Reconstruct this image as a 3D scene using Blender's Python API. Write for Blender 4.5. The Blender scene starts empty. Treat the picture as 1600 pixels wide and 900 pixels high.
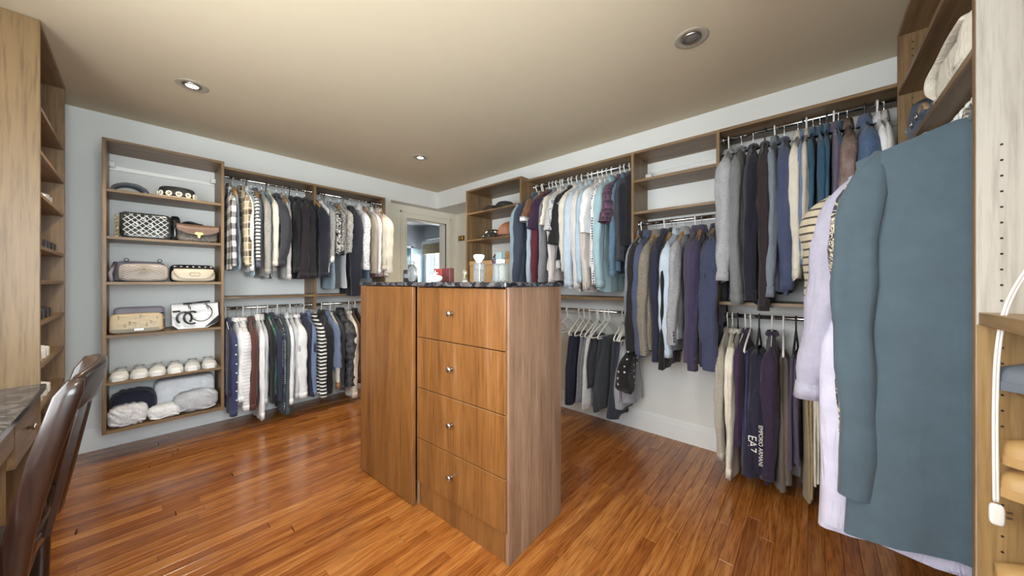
import bpy, math, random
import numpy as np
from mathutils import Vector, Matrix

# ------------------------------------------------------------------ camera, world, lights, exposure
scene = bpy.context.scene
COL = scene.collection
EYE = 1.2
YAW = math.atan2(468, 523)            # angle between the view direction and the back wall's run
cam_data = bpy.data.cameras.new('camera')
cam = bpy.data.objects.new('camera', cam_data)
COL.objects.link(cam)
cam.location = (0, 0, EYE)
cam.rotation_euler = (math.pi / 2, 0, YAW - math.pi / 2)
cam_data.sensor_width = 36
cam_data.lens = 36 * 523 / 1600
cam_data.shift_y = -10 / 1600
cam_data.clip_start = 0.01
scene.camera = cam

world = bpy.data.worlds.new('sky')
scene.world = world
world.use_nodes = True
wn = world.node_tree
wn.nodes['Background'].inputs[0].default_value = (0.80, 0.90, 1.0, 1)
wn.nodes['Background'].inputs[1].default_value = 0.7

def area_light(name, loc, direction, sx, sy, power, color=(1, 1, 1), spread=180):
    d = bpy.data.lights.new(name, 'AREA')
    d.shape = 'RECTANGLE'; d.size = sx; d.size_y = sy
    d.energy = power; d.color = color; d.spread = math.radians(spread)
    o = bpy.data.objects.new(name, d); COL.objects.link(o)
    o.location = loc
    o.rotation_euler = Vector(direction).to_track_quat('-Z', 'Y').to_euler()
    return o

# daylight through the window above the vanity desk (side wall, out of frame) and through the room beyond the door
area_light('window_daylight', (-0.80, 0.95, 1.42), (1, 0, 0), 1.9, 1.15, 60, (0.93, 0.97, 1.0))
area_light('added_end_fill', (0.10, -0.70, 1.42), (0, 1, 0), 1.0, 1.15, 66, (0.84, 0.94, 1.0))  # added lamp at the unseen end window, brightens the back wall
area_light('far_window_daylight', (4.28, 5.95, 1.45), (-1, 0, 0), 0.7, 1.1, 26, (0.9, 0.96, 1.0))
area_light('far_shower_daylight', (3.55, 6.52, 1.35), (0, -1, 0), 0.5, 1.0, 25, (0.9, 0.96, 1.0))

vs = scene.view_settings
vs.view_transform = 'Standard'; vs.look = 'None'; vs.gamma = 1.0
vs.exposure = 0.5
vs.use_curve_mapping = False

# ------------------------------------------------------------------ helpers
PI = math.pi
R = math.radians
rng = random.Random(7)

def srgb(h):
    h = h.lstrip('#')
    out = []
    for i in (0, 2, 4):
        c = int(h[i:i + 2], 16) / 255
        out.append(c / 12.92 if c <= 0.04045 else ((c + 0.055) / 1.055) ** 2.4)
    return (out[0], out[1], out[2], 1)

def mixc(a, b, t):
    return tuple(a[i] * (1 - t) + b[i] * t for i in range(3)) + (1,)

class NT:
    """a small wrapper for building node trees"""
    def __init__(self, name):
        self.m = bpy.data.materials.new(name); self.m.use_nodes = True
        self.t = self.m.node_tree
        self.b = self.t.nodes['Principled BSDF']
    def n(self, kind, **kw):
        nd = self.t.nodes.new(kind)
        for k, v in kw.items():
            if isinstance(k, str) and hasattr(nd, k): setattr(nd, k, v)
        return nd
    def l(self, a, b): self.t.links.new(a, b)
    def set(self, **kw):
        for k, v in kw.items():
            self.b.inputs[k.replace('_', ' ')].default_value = v
    def coord(self, kind='Object', scale=(1, 1, 1), rot=(0, 0, 0)):
        tc = self.n('ShaderNodeTexCoord'); mp = self.n('ShaderNodeMapping')
        mp.inputs['Scale'].default_value = scale; mp.inputs['Rotation'].default_value = rot
        self.l(tc.outputs[kind], mp.inputs[0]); return mp.outputs[0]
    def math(self, op, a, b=None):
        nd = self.n('ShaderNodeMath', operation=op)
        for i, v in enumerate((a, b)):
            if v is None: continue
            if isinstance(v, (int, float)): nd.inputs[i].default_value = v
            else: self.l(v, nd.inputs[i])
        return nd.outputs[0]
    def noise(self, vec, scale, detail=3, rough=0.5, dist=0.0):
        nd = self.n('ShaderNodeTexNoise'); self.l(vec, nd.inputs['Vector'])
        nd.inputs['Scale'].default_value = scale; nd.inputs['Detail'].default_value = detail
        nd.inputs['Roughness'].default_value = rough; nd.inputs['Distortion'].default_value = dist
        return nd.outputs['Fac']
    def ramp(self, fac, stops):
        nd = self.n('ShaderNodeValToRGB'); e = nd.color_ramp.elements
        while len(e) < len(stops): e.new(0.5)
        for el, (p, c) in zip(e, stops): el.position = p; el.color = c
        self.l(fac, nd.inputs[0]); return nd.outputs[0]
    def mix(self, fac, a, b):
        nd = self.n('ShaderNodeMix', data_type='RGBA')
        if isinstance(fac, (int, float)): nd.inputs[0].default_value = fac
        else: self.l(fac, nd.inputs[0])
        for i, v in ((6, a), (7, b)):
            if isinstance(v, tuple): nd.inputs[i].default_value = v
            else: self.l(v, nd.inputs[i])
        return nd.outputs[2]
    def bump(self, h, strength=0.2, dist=0.002):
        nd = self.n('ShaderNodeBump'); nd.inputs['Strength'].default_value = strength
        nd.inputs['Distance'].default_value = dist
        self.l(h, nd.inputs['Height']); self.l(nd.outputs[0], self.b.inputs['Normal'])
    def color(self, c):
        if isinstance(c, tuple): self.b.inputs['Base Color'].default_value = c
        else: self.l(c, self.b.inputs['Base Color'])

def plain(name, hexc, rough=0.5, metal=0.0, var=0.04, **kw):
    t = NT(name); c = srgb(hexc)
    f = t.noise(t.coord(), 9, 3)
    t.color(t.ramp(f, [(0.3, mixc(c, (0, 0, 0), var)), (0.7, mixc(c, (1, 1, 1), var))]))
    t.set(Roughness=rough, Metallic=metal)
    for k, v in kw.items(): t.b.inputs[k.replace('_', ' ')].default_value = v
    return t.m

def wood(name, light, dark, axis='z', rough=0.38, scale=1.0, coat=0.0):
    """straight grained laminate or veneer, grain along the given axis"""
    t = NT(name); a, b = srgb(light), srgb(dark)
    s = {'x': (0.9, 16, 16), 'y': (16, 0.9, 16), 'z': (16, 16, 0.9)}[axis]
    s = tuple(v * scale for v in s)
    v = t.coord('Object', s)
    f1 = t.noise(v, 1.0, 4, 0.6, 0.6)
    v2 = t.coord('Object', tuple(q * 6 for q in s))
    f2 = t.noise(v2, 1.0, 3, 0.6)
    c1 = t.ramp(f1, [(0.30, b), (0.46, mixc(a, b, 0.45)), (0.62, a), (0.8, mixc(a, (1, 1, 1), 0.06))])
    c2 = t.ramp(f2, [(0.25, mixc(b, (0, 0, 0), 0.25)), (0.55, (1, 1, 1, 1))])
    nd = t.n('ShaderNodeMix', data_type='RGBA', blend_type='MULTIPLY'); nd.inputs[0].default_value = 0.45
    t.l(c1, nd.inputs[6]); t.l(c2, nd.inputs[7])
    t.color(nd.outputs[2]); t.set(Roughness=rough)
    t.b.inputs['Coat Weight'].default_value = coat; t.b.inputs['Coat Roughness'].default_value = 0.15
    t.bump(f2, 0.06, 0.001)
    return t.m

class MB:
    """collects geometry; build() links it as ONE mesh object"""
    def __init__(self): self.v = []; self.f = []
    def add(self, vs, fs):
        o = len(self.v); self.v.extend([tuple(map(float, p)) for p in vs])
        self.f.extend([tuple(i + o for i in f) for f in fs]); return self
    def box(self, x0, x1, y0, y1, z0, z1, ch=0.0):
        x0, x1 = min(x0, x1), max(x0, x1); y0, y1 = min(y0, y1), max(y0, y1); z0, z1 = min(z0, z1), max(z0, z1)
        if ch <= 0:
            vs = [(x, y, z) for z in (z0, z1) for y in (y0, y1) for x in (x0, x1)]
            return self.add(vs, [(0, 2, 3, 1), (4, 5, 7, 6), (0, 1, 5, 4), (2, 6, 7, 3), (0, 4, 6, 2), (1, 3, 7, 5)])
        # chamfered box: three vertices at every corner
        idx = {}; vs = []
        for sx in (0, 1):
            for sy in (0, 1):
                for sz in (0, 1):
                    for ax in range(3):
                        p = [(x0 + ch, x1 - ch)[sx], (y0 + ch, y1 - ch)[sy], (z0 + ch, z1 - ch)[sz]]
                        p[ax] = ((x0, x1)[sx], (y0, y1)[sy], (z0, z1)[sz])[ax]
                        idx[sx, sy, sz, ax] = len(vs); vs.append(p)
        fs = []
        q = [(0, 0), (1, 0), (1, 1), (0, 1)]
        for ax in range(3):
            for s in (0, 1):
                def key(a, b):
                    k = [0, 0, 0]; o = [i for i in range(3) if i != ax]; k[ax] = s; k[o[0]] = a; k[o[1]] = b
                    return tuple(k)
                loop = [idx[key(a, b) + (ax,)] for a, b in q]
                flip = (s == 0) != (ax == 1)
                fs.append(tuple(reversed(loop)) if flip else tuple(loop))
        import itertools
        for ax in range(3):
            o = [i for i in range(3) if i != ax]
            for a, b in itertools.product((0, 1), repeat=2):
                k0 = [0, 0, 0]; k1 = [0, 0, 0]
                k0[ax] = 0; k1[ax] = 1
                for k in (k0, k1): k[o[0]] = a; k[o[1]] = b
                loop = (idx[tuple(k0) + (o[0],)], idx[tuple(k1) + (o[0],)], idx[tuple(k1) + (o[1],)], idx[tuple(k0) + (o[1],)])
                fs.append(loop if ((a ^ b) ^ (ax == 1)) else tuple(reversed(loop)))
        for k in itertools.product((0, 1), repeat=3):
            loop = tuple(idx[k + (a,)] for a in range(3))
            fs.append(loop if sum(k) % 2 == 1 else tuple(reversed(loop)))
        return self.add(vs, fs)
    def grid(self, P, wrap_u=False, wrap_v=False, cap0=False, cap1=False):
        """P: rows x cols x 3; wrap_u closes each row"""
        P = np.asarray(P); r, c = P.shape[:2]; o = len(self.v)
        self.v.extend([tuple(map(float, p)) for p in P.reshape(-1, 3)])
        cu = c if wrap_u else c - 1; rv = r if wrap_v else r - 1
        for i in range(rv):
            for j in range(cu):
                a = o + i * c + j; b = o + i * c + (j + 1) % c
                d = o + ((i + 1) % r) * c + j; e = o + ((i + 1) % r) * c + (j + 1) % c
                self.f.append((a, b, e, d))
        if cap0: self.f.append(tuple(o + j for j in reversed(range(c))))
        if cap1: self.f.append(tuple(o + (r - 1) * c + j for j in range(c)))
        return self
    def tube(self, path, rad, n=8, closed=False, caps=True, ry=None):
        path = [Vector(p) for p in path]; m = len(path)
        rads = rad if hasattr(rad, '__len__') else [rad] * m
        rings = []; up = None
        for i, p in enumerate(path):
            if closed: t = path[(i + 1) % m] - path[i - 1]
            else: t = path[min(i + 1, m - 1)] - path[max(i - 1, 0)]
            t.normalize()
            if up is None:
                up = Vector((0, 0, 1)) if abs(t.z) < 0.9 else Vector((1, 0, 0))
            side = t.cross(up); side.normalize(); u2 = side.cross(t); up = u2
            k = (ry or 1.0)
            rings.append([p + side * (rads[i] * math.cos(2 * PI * j / n)) + u2 * (rads[i] * k * math.sin(2 * PI * j / n)) for j in range(n)])
        P = np.array([[tuple(q) for q in ring] for ring in rings])
        return self.grid(P, wrap_u=True, wrap_v=closed, cap0=caps and not closed, cap1=caps and not closed)
    def lathe(self, prof, n=24, c=(0, 0, 0), sx=1, sy=1):
        P = [[(c[0] + r * sx * math.cos(2 * PI * j / n), c[1] + r * sy * math.sin(2 * PI * j / n), c[2] + z) for j in range(n)] for r, z in prof]
        return self.grid(P, wrap_u=True, cap0=prof[0][0] > 1e-5, cap1=prof[-1][0] > 1e-5)
    def cyl(self, p0, p1, r, n=12): return self.tube([p0, p1], r, n)
    def prism(self, pts, z0, z1, ax='z'):
        n = len(pts); vs = []
        for z in (z0, z1):
            for a, b in pts:
                vs.append({'z': (a, b, z), 'y': (a, z, b), 'x': (z, a, b)}[ax])
        fs = [tuple(range(n)), tuple(reversed(range(n, 2 * n)))] + [(i, i + n, (i + 1) % n + n, (i + 1) % n) for i in range(n)]
        return self.add(vs, fs)
    def sel(self, c, s, e1=0.5, e2=0.5, nu=24, nv=12, fn=None):
        """superellipsoid"""
        rows = []
        f = lambda w, e: math.copysign(abs(w) ** e, w)
        for i in range(nv + 1):
            a = -PI / 2 + PI * i / nv; row = []
            for j in range(nu):
                b = 2 * PI * j / nu
                p = [s[0] * f(math.cos(a), e1) * f(math.cos(b), e2), s[1] * f(math.cos(a), e1) * f(math.sin(b), e2), s[2] * f(math.sin(a), e1)]
                if fn: p = fn(p)
                row.append((c[0] + p[0], c[1] + p[1], c[2] + p[2]))
            rows.append(row)
        return self.grid(rows, wrap_u=True)
    def xf(self, mat):
        self.v = [tuple(mat @ Vector(p)) for p in self.v]; return self
    def mesh(self, name, m, smooth=False, fix=True):
        me = bpy.data.meshes.new(name)
        me.from_pydata(self.v, [], self.f)
        if fix:
            import bmesh
            bm = bmesh.new(); bm.from_mesh(me)
            bmesh.ops.recalc_face_normals(bm, faces=bm.faces); bm.to_mesh(me); bm.free()
        if m: me.materials.append(m)
        if smooth: me.polygons.foreach_set('use_smooth', [True] * len(me.polygons))
        me.update(); return me
    def build(self, name, m, parent=None, smooth=False, world=True, label=None, kind=None):
        """world=True: the geometry is given in room coordinates and is moved into the parent's frame"""
        if parent is not None and world:
            r = parent
            off = Vector((0, 0, 0))
            while r is not None: off += Vector(r.location); r = r.parent
            self.v = [(x - off.x, y - off.y, z - off.z) for x, y, z in self.v]
        o = bpy.data.objects.new(name, self.mesh(name, m, smooth)); COL.objects.link(o)
        if parent is not None: o.parent = parent
        if label: o['label'] = label
        if kind: o['kind'] = kind
        return o

def thing(name, label, cat, loc=(0, 0, 0), rz=0.0, group=None):
    o = bpy.data.objects.new(name, None); COL.objects.link(o)
    o.empty_display_size = 0.05
    o.location = loc; o.rotation_euler = (0, 0, rz)
    o['label'] = label; o['category'] = cat
    if group: o['group'] = group
    return o

def tag(o, label, cat, group=None):
    o['label'] = label; o['category'] = cat
    if group: o['group'] = group
    return o

def struct(name, mb, m, smooth=False, label=None):
    o = mb.build(name, m, None, smooth); o['kind'] = 'structure'
    if label: o['label'] = label
    return o

def copy_tree(o, parent=None):
    c = o.copy(); COL.objects.link(c); c.parent = parent
    for ch in list(o.children): copy_tree(ch, c)
    return c

def autosmooth(o, ang=40):
    me = o.data
    me.polygons.foreach_set('use_smooth', [True] * len(me.polygons))
    try: me.set_sharp_from_angle(angle=R(ang))
    except Exception: pass
    return o

# ------------------------------------------------------------------ materials of the room
CEIL = plain('ceiling_paint', 'cfc1a6', 0.9, var=0.01)
WALL = plain('wall_paint', 'e5e6e3', 0.85, var=0.01)
TRIM = plain('trim_paint', 'ece6d6', 0.5, var=0.01)
BASE = plain('baseboard_paint', 'eef0f0', 0.45, var=0.01)
BATHWALL = plain('blue_grey_paint', 'b4b8be', 0.8, var=0.01)
WHITEP = plain('white_paint', 'f0f0ee', 0.6, var=0.01)
CAB = {a: wood('oak_laminate_' + a, '8f7350', '6a5137', a, 0.42) for a in 'xyz'}
MAPLE = {a: wood('maple_laminate_' + a, '8e7350', '79603e', a, 0.4) for a in 'xyz'}
MAPLE_COOL_LIT = {a: wood('cool_lit_maple_' + a, 'c9c4bb', 'b5aea3', a, 0.4) for a in 'xyz'}  # maple toned pale and cool, the window light's hue mixed into its colour
LOWM = {a: wood('tan_maple_' + a, 'a98a5c', '8c6e44', a, 0.4) for a in 'xyz'}
HONEY = {a: wood('honey_veneer_' + a, '85582d', '6a4321', a, 0.34, coat=0.2) for a in 'xyz'}
WALNUT = wood('dark_walnut', '2a1710', '140a06', 'z', 0.28, coat=0.25)
CHROME = plain('chrome', 'd8d8d8', 0.18, 1.0, 0.0)
STEEL = plain('brushed_steel', 'b8b6b2', 0.3, 1.0, 0.02)
GOLD = plain('gold_metal', 'd8b86a', 0.25, 1.0, 0.02)
BRASS = plain('aged_brass', '8a6a34', 0.4, 0.9, 0.05)
WHITEPL = plain('white_plastic', 'f2f0ea', 0.35)
BLACKPL = plain('black_plastic', '1c1c20', 0.35)
DARK = plain('dark_void', '0a0908', 0.9)
RAILW = plain('white_metal_rail', 'e6e6e4', 0.3, 0.3)
HWOOD = wood('hanger_wood', 'c49a63', '9a6c3c', 'x', 0.35)

def granite():
    t = NT('dark_granite'); v = t.coord('Object', (1, 1, 1))
    f = t.noise(v, 14, 8, 0.65, 1.8)
    c = t.ramp(f, [(0.35, srgb('14151a')), (0.5, srgb('2a2c33')), (0.58, srgb('6c6a6a')), (0.63, srgb('34323a')), (0.75, srgb('8a7d72'))])
    t.color(c); t.set(Roughness=0.12); return t.m
GRANITE = granite()

def bottle_glass(name, col):
    t = NT(name); t.color(srgb(col)); t.set(Roughness=0.06, IOR=1.4)
    t.b.inputs['Transmission Weight'].default_value = 0.85; return t.m
def glass(name, col='ffffff', rough=0.02, ior=1.45):
    t = NT(name); t.color(srgb(col)); t.set(Roughness=rough, IOR=ior)
    t.b.inputs['Transmission Weight'].default_value = 1.0; return t.m
GLASS = glass('clear_glass'); PALEGLASS = glass('pale_blue_glass', 'd8ecf2', 0.12)

def floor_wood():
    t = NT('oak_floor')
    tc = t.n('ShaderNodeTexCoord'); oi = t.n('ShaderNodeObjectInfo')
    add = t.n('ShaderNodeVectorMath', operation='ADD')
    sc = t.n('ShaderNodeVectorMath', operation='SCALE'); sc.inputs[3].default_value = 37.0
    cmb = t.n('ShaderNodeCombineXYZ')
    t.l(oi.outputs['Random'], cmb.inputs[0]); t.l(oi.outputs['Random'], cmb.inputs[1])
    t.l(cmb.outputs[0], sc.inputs[0])
    mp = t.n('ShaderNodeMapping'); mp.inputs['Scale'].default_value = (1.6, 26, 5)
    t.l(tc.outputs['Object'], add.inputs[0]); t.l(sc.outputs[0], add.inputs[1]); t.l(add.outputs[0], mp.inputs[0])
    f = t.noise(mp.outputs[0], 1.0, 5, 0.62, 1.4)
    mp2 = t.n('ShaderNodeMapping'); mp2.inputs['Scale'].default_value = (9, 170, 5)
    t.l(add.outputs[0], mp2.inputs[0])
    f2 = t.noise(mp2.outputs[0], 1.0, 2, 0.5)
    base = t.ramp(oi.outputs['Random'], [(0.0, srgb('955a28')), (0.35, srgb('a86c33')), (0.7, srgb('b67a3e')), (1.0, srgb('864e22'))])
    grain = t.ramp(f, [(0.28, srgb('8a5c34')), (0.46, srgb('cfa878')), (0.60, srgb('ffffff'))])
    mult = t.n('ShaderNodeMix', data_type='RGBA', blend_type='MULTIPLY'); mult.inputs[0].default_value = 0.6
    t.l(base, mult.inputs[6]); t.l(grain, mult.inputs[7])
    g2 = t.ramp(f2, [(0.35, srgb('8a6a50')), (0.5, srgb('ffffff'))])
    m2 = t.n('ShaderNodeMix', data_type='RGBA', blend_type='MULTIPLY'); m2.inputs[0].default_value = 0.5
    t.l(mult.outputs[2], m2.inputs[6]); t.l(g2, m2.inputs[7])
    t.color(m2.outputs[2]); t.set(Roughness=0.26)
    t.b.inputs['Coat Weight'].default_value = 0.35; t.b.inputs['Coat Roughness'].default_value = 0.12
    t.bump(f2, 0.05, 0.0006)
    return t.m
FLOOR = floor_wood()
SUBFLOOR = plain('floor_joint', '1e1008', 0.8)

def emit(name, col, strength):
    t = NT(name); t.color((0, 0, 0, 1)); t.b.inputs['Emission Color'].default_value = srgb(col)
    t.b.inputs['Emission Strength'].default_value = strength; return t.m
# ------------------------------------------------------------------ the room
XL, XR, YF, YB, ZC = -0.72, 2.73, -0.62, 3.81, 2.415     # side wall, right wall, end wall behind, back wall, ceiling
AX, AY, AZ = 3.16, 3.95, 2.195                            # door alcove: right wall, door wall, header underside

flo = struct('floor', MB().box(XL - 0.1, 4.4, YF - 0.1, 6.7, -0.06, -0.013), SUBFLOOR)

def planks():
    W = 0.0575; f = Vector((math.cos(YAW), math.sin(YAW)))
    meshes = {}
    def pm(L):
        if L not in meshes:
            meshes[L] = MB().box(0, L - 0.0006, 0.0004, W - 0.0004, -0.012, 0.0, 0.0011).mesh('plank', FLOOR)
        return meshes[L]
    r = random.Random(3); pieces = []
    y = YF; row = 0
    while y < YB + 0.14:
        x = XL - r.random() * 0.5
        xe = XR if y < YB - 1.0 else AX
        while x < xe:
            L = r.choice((0.45, 0.6, 0.8, 1.0, 1.25))
            a = x
            x += L
            if a < XL or x > xe + 0.02:
                # cut ends against the walls
                a2, b2 = max(a, XL), min(x, xe)
                L2 = round(max(0.06, b2 - a2), 2); pieces.append((a2, y, L2))
            else: pieces.append((a, y, L))
        y += W; row += 1
    def score(p):
        n = 0; s = 0
        for k in (0.1, 0.5, 0.9):
            q = Vector((p[0] + p[2] * k, p[1] + W / 2)); d = q.dot(f); side = q.x * math.sin(YAW) - q.y * math.cos(YAW)
            if d > 0.25 and abs(side / d) < 1.55 and EYE / d < 0.9: s += 1 / d ** 3
        hidden = (1.06 < p[0] + p[2] / 2 < 1.4 and 1.0 < p[1] < 2.1)
        return 0 if hidden else s * p[2]
    pieces.sort(key=score, reverse=True)
    for a, yy, L in pieces[:296]:
        o = bpy.data.objects.new('plank', pm(L)); COL.objects.link(o); o.parent = flo; o.location = (a, yy, 0)
    rest = MB()
    for a, yy, L in pieces[296:]: rest.box(a, a + L - 0.0006, yy + 0.0004, yy + W - 0.0004, -0.012, 0, 0.0011)
    rest.build('floor_planks', FLOOR, flo, kind='stuff')
planks()

struct('ceiling', MB().box(XL - 0.1, XR + 0.1, YF - 0.1, YB + 0.1, ZC, ZC + 0.08), CEIL)
w = MB().box(XL - 0.1, 2.03, YB, YB + 0.1, 0, ZC); w.box(2.03, XR + 0.1, YB, YB + 0.1, AZ, ZC)
struct('wall_back', w, WALL)
w = MB().box(XR, XR + 0.1, YF - 0.1, 2.80, 0, ZC); w.box(XR, XR + 0.1, 2.80, YB, AZ, ZC)
struct('wall_right', w, WALL)
# side wall with the window over the vanity desk
WY0, WY1, WZ0, WZ1 = 0.0, 1.9, 0.84, 2.00
w = MB().box(XL - 0.1, XL, YF - 0.1, YB + 0.1, 0, WZ0); w.box(XL - 0.1, XL, YF - 0.1, YB + 0.1, WZ1, ZC)
w.box(XL - 0.1, XL, YF - 0.1, WY0, WZ0, WZ1); w.box(XL - 0.1, XL, WY1, YB + 0.1, WZ0, WZ1)
struct('wall_left', w, WALL)
# end wall behind the camera with an unseen window added to brighten the room
EX0, EX1 = -0.40, 0.60
w = MB().box(XL - 0.1, XR + 0.1, YF - 0.1, YF, 0, WZ0); w.box(XL - 0.1, XR + 0.1, YF - 0.1, YF, WZ1, ZC)
w.box(XL - 0.1, EX0, YF - 0.1, YF, WZ0, WZ1); w.box(EX1, XR + 0.1, YF - 0.1, YF, WZ0, WZ1)
struct('wall_front', w, WALL)

def window(name, along, a0, a1, z0, z1, c, depth=0.05, sill=True, nmull=2, pane_mat=None):
    """a window in a wall; along 'x' or 'y' is the wall's run, c the plane of its glass"""
    def bx(p0, p1, q0, q1, zz0, zz1):
        return MB().box(p0, p1, q0, q1, zz0, zz1) if along == 'x' else MB().box(q0, q1, p0, p1, zz0, zz1)
    fr = bx(a0, a1, c - depth / 2, c + depth / 2, z0, z0 + 0.04)
    for p0, p1, zz0, zz1 in ((a0, a1, z1 - 0.04, z1), (a0, a0 + 0.04, z0, z1), (a1 - 0.04, a1, z0, z1)):
        b = bx(p0, p1, c - depth / 2, c + depth / 2, zz0, zz1); fr.add(b.v, b.f)
    o = struct(name, fr, WHITEP)
    st = (a1 - a0) / nmull
    for i in range(nmull):
        if i:
            bx(a0 + i * st - 0.015, a0 + i * st + 0.015, c - depth / 2, c + depth / 2, z0, z1).build('mullion', WHITEP, o)
        bx(a0 + i * st + 0.03, a0 + (i + 1) * st - 0.03, c - 0.003, c + 0.003, z0 + 0.04, z1 - 0.04).build('pane', pane_mat or THIN, o)
    return o
THIN = NT('window_glass')
_tr = THIN.n('ShaderNodeBsdfTransparent'); _gl = THIN.n('ShaderNodeBsdfGlossy'); _mx = THIN.n('ShaderNodeMixShader')
_gl.inputs['Roughness'].default_value = 0.02; _mx.inputs[0].default_value = 0.06
THIN.l(_tr.outputs[0], _mx.inputs[1]); THIN.l(_gl.outputs[0], _mx.inputs[2])
THIN.l(_mx.outputs[0], THIN.t.nodes['Material Output'].inputs[0]); THIN = THIN.m
window('window_1', 'y', WY0, WY1, WZ0, WZ1, XL - 0.03, 0.05, nmull=3)
window('added_end_window', 'x', EX0, EX1, WZ0, WZ1, YF - 0.03, 0.05, nmull=2)  # unseen end window, added to go with the fill lamp behind it

# baseboards with a stepped top
def baseboard(name, p0, p1, face):
    (x0, y0), (x1, y1) = p0, p1; mb = MB()
    for d, z0, z1 in ((0.016, 0, 0.118), (0.011, 0.118, 0.124), (0.013, 0.124, 0.142), (0.007, 0.142, 0.155)):
        if face == '-y': mb.box(x0, x1, y0 - d, y0, z0, z1)
        if face == '+y': mb.box(x0, x1, y0, y0 + d, z0, z1)
        if face == '-x': mb.box(x0 - d, x0, y0, y1, z0, z1)
        if face == '+x': mb.box(x0, x0 + d, y0, y1, z0, z1)
    struct(name, mb, BASE)
baseboard('baseboard_back', (XL, YB), (2.03, YB), '-y')
baseboard('baseboard_right', (XR, YF), (XR, 2.80), '-x')
baseboard('baseboard_left', (XL, YF), (XL, YB), '+x')
baseboard('baseboard_front', (XL, YF), (XR, YF), '+y')

# door alcove
w = MB().box(2.03, 2.05, YB, AY, 0, AZ).box(XR + 0.1, AX + 0.1, 2.70, 2.80, 0, AZ).box(AX, AX + 0.1, 2.80, AY, 0, AZ)
struct('wall_alcove', w, TRIM)
struct('trim_1', MB().box(2.03, AX + 0.1, YB + 0.1, AY + 0.1, AZ, AZ + 0.06).box(XR + 0.1, AX + 0.1, 2.70, YB + 0.1, AZ, AZ + 0.06), WALL)
DX0, DX1, DZ = 2.335, 2.965, 2.03
w = MB().box(1.95, DX0, AY, AY + 0.1, 0, AZ).box(DX1, AX + 0.1, AY, AY + 0.1, 0, AZ).box(DX0, DX1, AY, AY + 0.1, DZ, AZ)
struct('wall_door', w, TRIM)
# casing around the doorway, stepped, and the jamb
cs = MB()
for wd, d in ((0.085, 0.012), (0.06, 0.02), (0.02, 0.028)):
    cs.box(DX0 - wd, DX0, AY - d, AY, 0, DZ + wd); cs.box(DX1, DX1 + wd, AY - d, AY, 0, DZ + wd); cs.box(DX0, DX1, AY - d, AY, DZ, DZ + wd)
cs.box(DX0 - 0.086, DX0 - 0.070, AY - 0.026, AY, 0, DZ + 0.086); cs.box(DX1 + 0.070, DX1 + 0.086, AY - 0.026, AY, 0, DZ + 0.086)
cs.box(DX0 - 0.086, DX1 + 0.086, AY - 0.026, AY, DZ + 0.070, DZ + 0.086)
dr = struct('door_1', cs, TRIM)
MB().box(DX0, DX0 + 0.015, AY, AY + 0.12, 0, DZ).box(DX1 - 0.015, DX1, AY, AY + 0.12, 0, DZ).box(DX0, DX1, AY, AY + 0.12, DZ - 0.015, DZ).build('jamb', TRIM, dr)

# the room beyond the door
struct('wall_far_back', MB().box(1.2, 4.3, 6.40, 6.46, 0, 2.45), BATHWALL)
w = MB().box(4.20, 4.26, 4.05, 5.58, 0, 2.45).box(4.20, 4.26, 6.30, 6.46, 0, 2.45).box(4.20, 4.26, 5.58, 6.30, 0, 0.95).box(4.20, 4.26, 5.58, 6.30, 2.12, 2.45)
struct('wall_far_right', w, BATHWALL)
struct('wall_far_left', MB().box(1.2, 1.26, 4.05, 6.46, 0, 2.45), BATHWALL)
struct('wall_far_front', MB().box(1.2, 1.95, 4.05, 4.11, 0, 2.45).box(3.26, 4.26, 4.05, 4.11, 0, 2.45), BATHWALL)
struct('ceiling_far', MB().box(1.2, 4.3, 4.05, 6.46, 2.41, 2.47), WHITEP)
window('window_3', 'y', 5.60, 6.28, 0.97, 2.10, 4.22, 0.06, nmull=2)
bl = thing('roman_blind', 'woven tan roman blind half raised in the room beyond the doorway', 'blind', (4.16, 5.94, 1.62))
WOVEN = NT('woven_bamboo'); _v = WOVEN.coord('Object', (30, 30, 90)); _f = WOVEN.noise(_v, 1.0, 3)
WOVEN.color(WOVEN.ramp(_f, [(0.35, srgb('8a7355')), (0.6, srgb('c9b391'))])); WOVEN.set(Roughness=0.8); WOVEN = WOVEN.m
for i in range(4):
    MB().box(4.15 - 0.008 * i, 4.165, 5.58, 6.30, 1.94 - 0.05 * i, 2.005 - 0.05 * i).build('fold', WOVEN, bl)
MB().box(4.12, 4.19, 5.56, 6.32, 2.005, 2.07).build('valance', WHITEP, bl)
sh = thing('shower_screen', 'pale glass shower screen in white frame beyond the doorway', 'shower', (3.5, 6.34, 0))
MB().box(3.20, 3.24, 6.32, 6.36, 0, 1.95).box(3.86, 3.90, 6.32, 6.36, 0, 1.95).box(3.20, 3.90, 6.32, 6.36, 1.91, 1.95).build('frame', WHITEP, sh)
MB().box(3.24, 3.86, 6.337, 6.343, 0.02, 1.91).build('pane', PALEGLASS, sh)
TILE = plain('pale_blue_tile', 'bcd3dc', 0.2, var=0.02)
struct('trim_2', MB().box(2.6, 4.20, 6.385, 6.399, 0, 1.92), TILE)
# small brass switch plate on the alcove wall beside the shelves
sw = thing('switch_plate', 'small brass double switch plate on the cream wall beside the doorway', 'switch', (3.155, 3.81, 1.83))
MB().box(3.150, 3.159, 3.745, 3.885, 1.795, 1.870, 0.002).build('plate', BRASS, sw)
for yy in (3.785, 3.845): MB().box(3.138, 3.150, yy - 0.008, yy + 0.008, 1.815, 1.850, 0.002).build('toggle', GOLD, sw)

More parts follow.
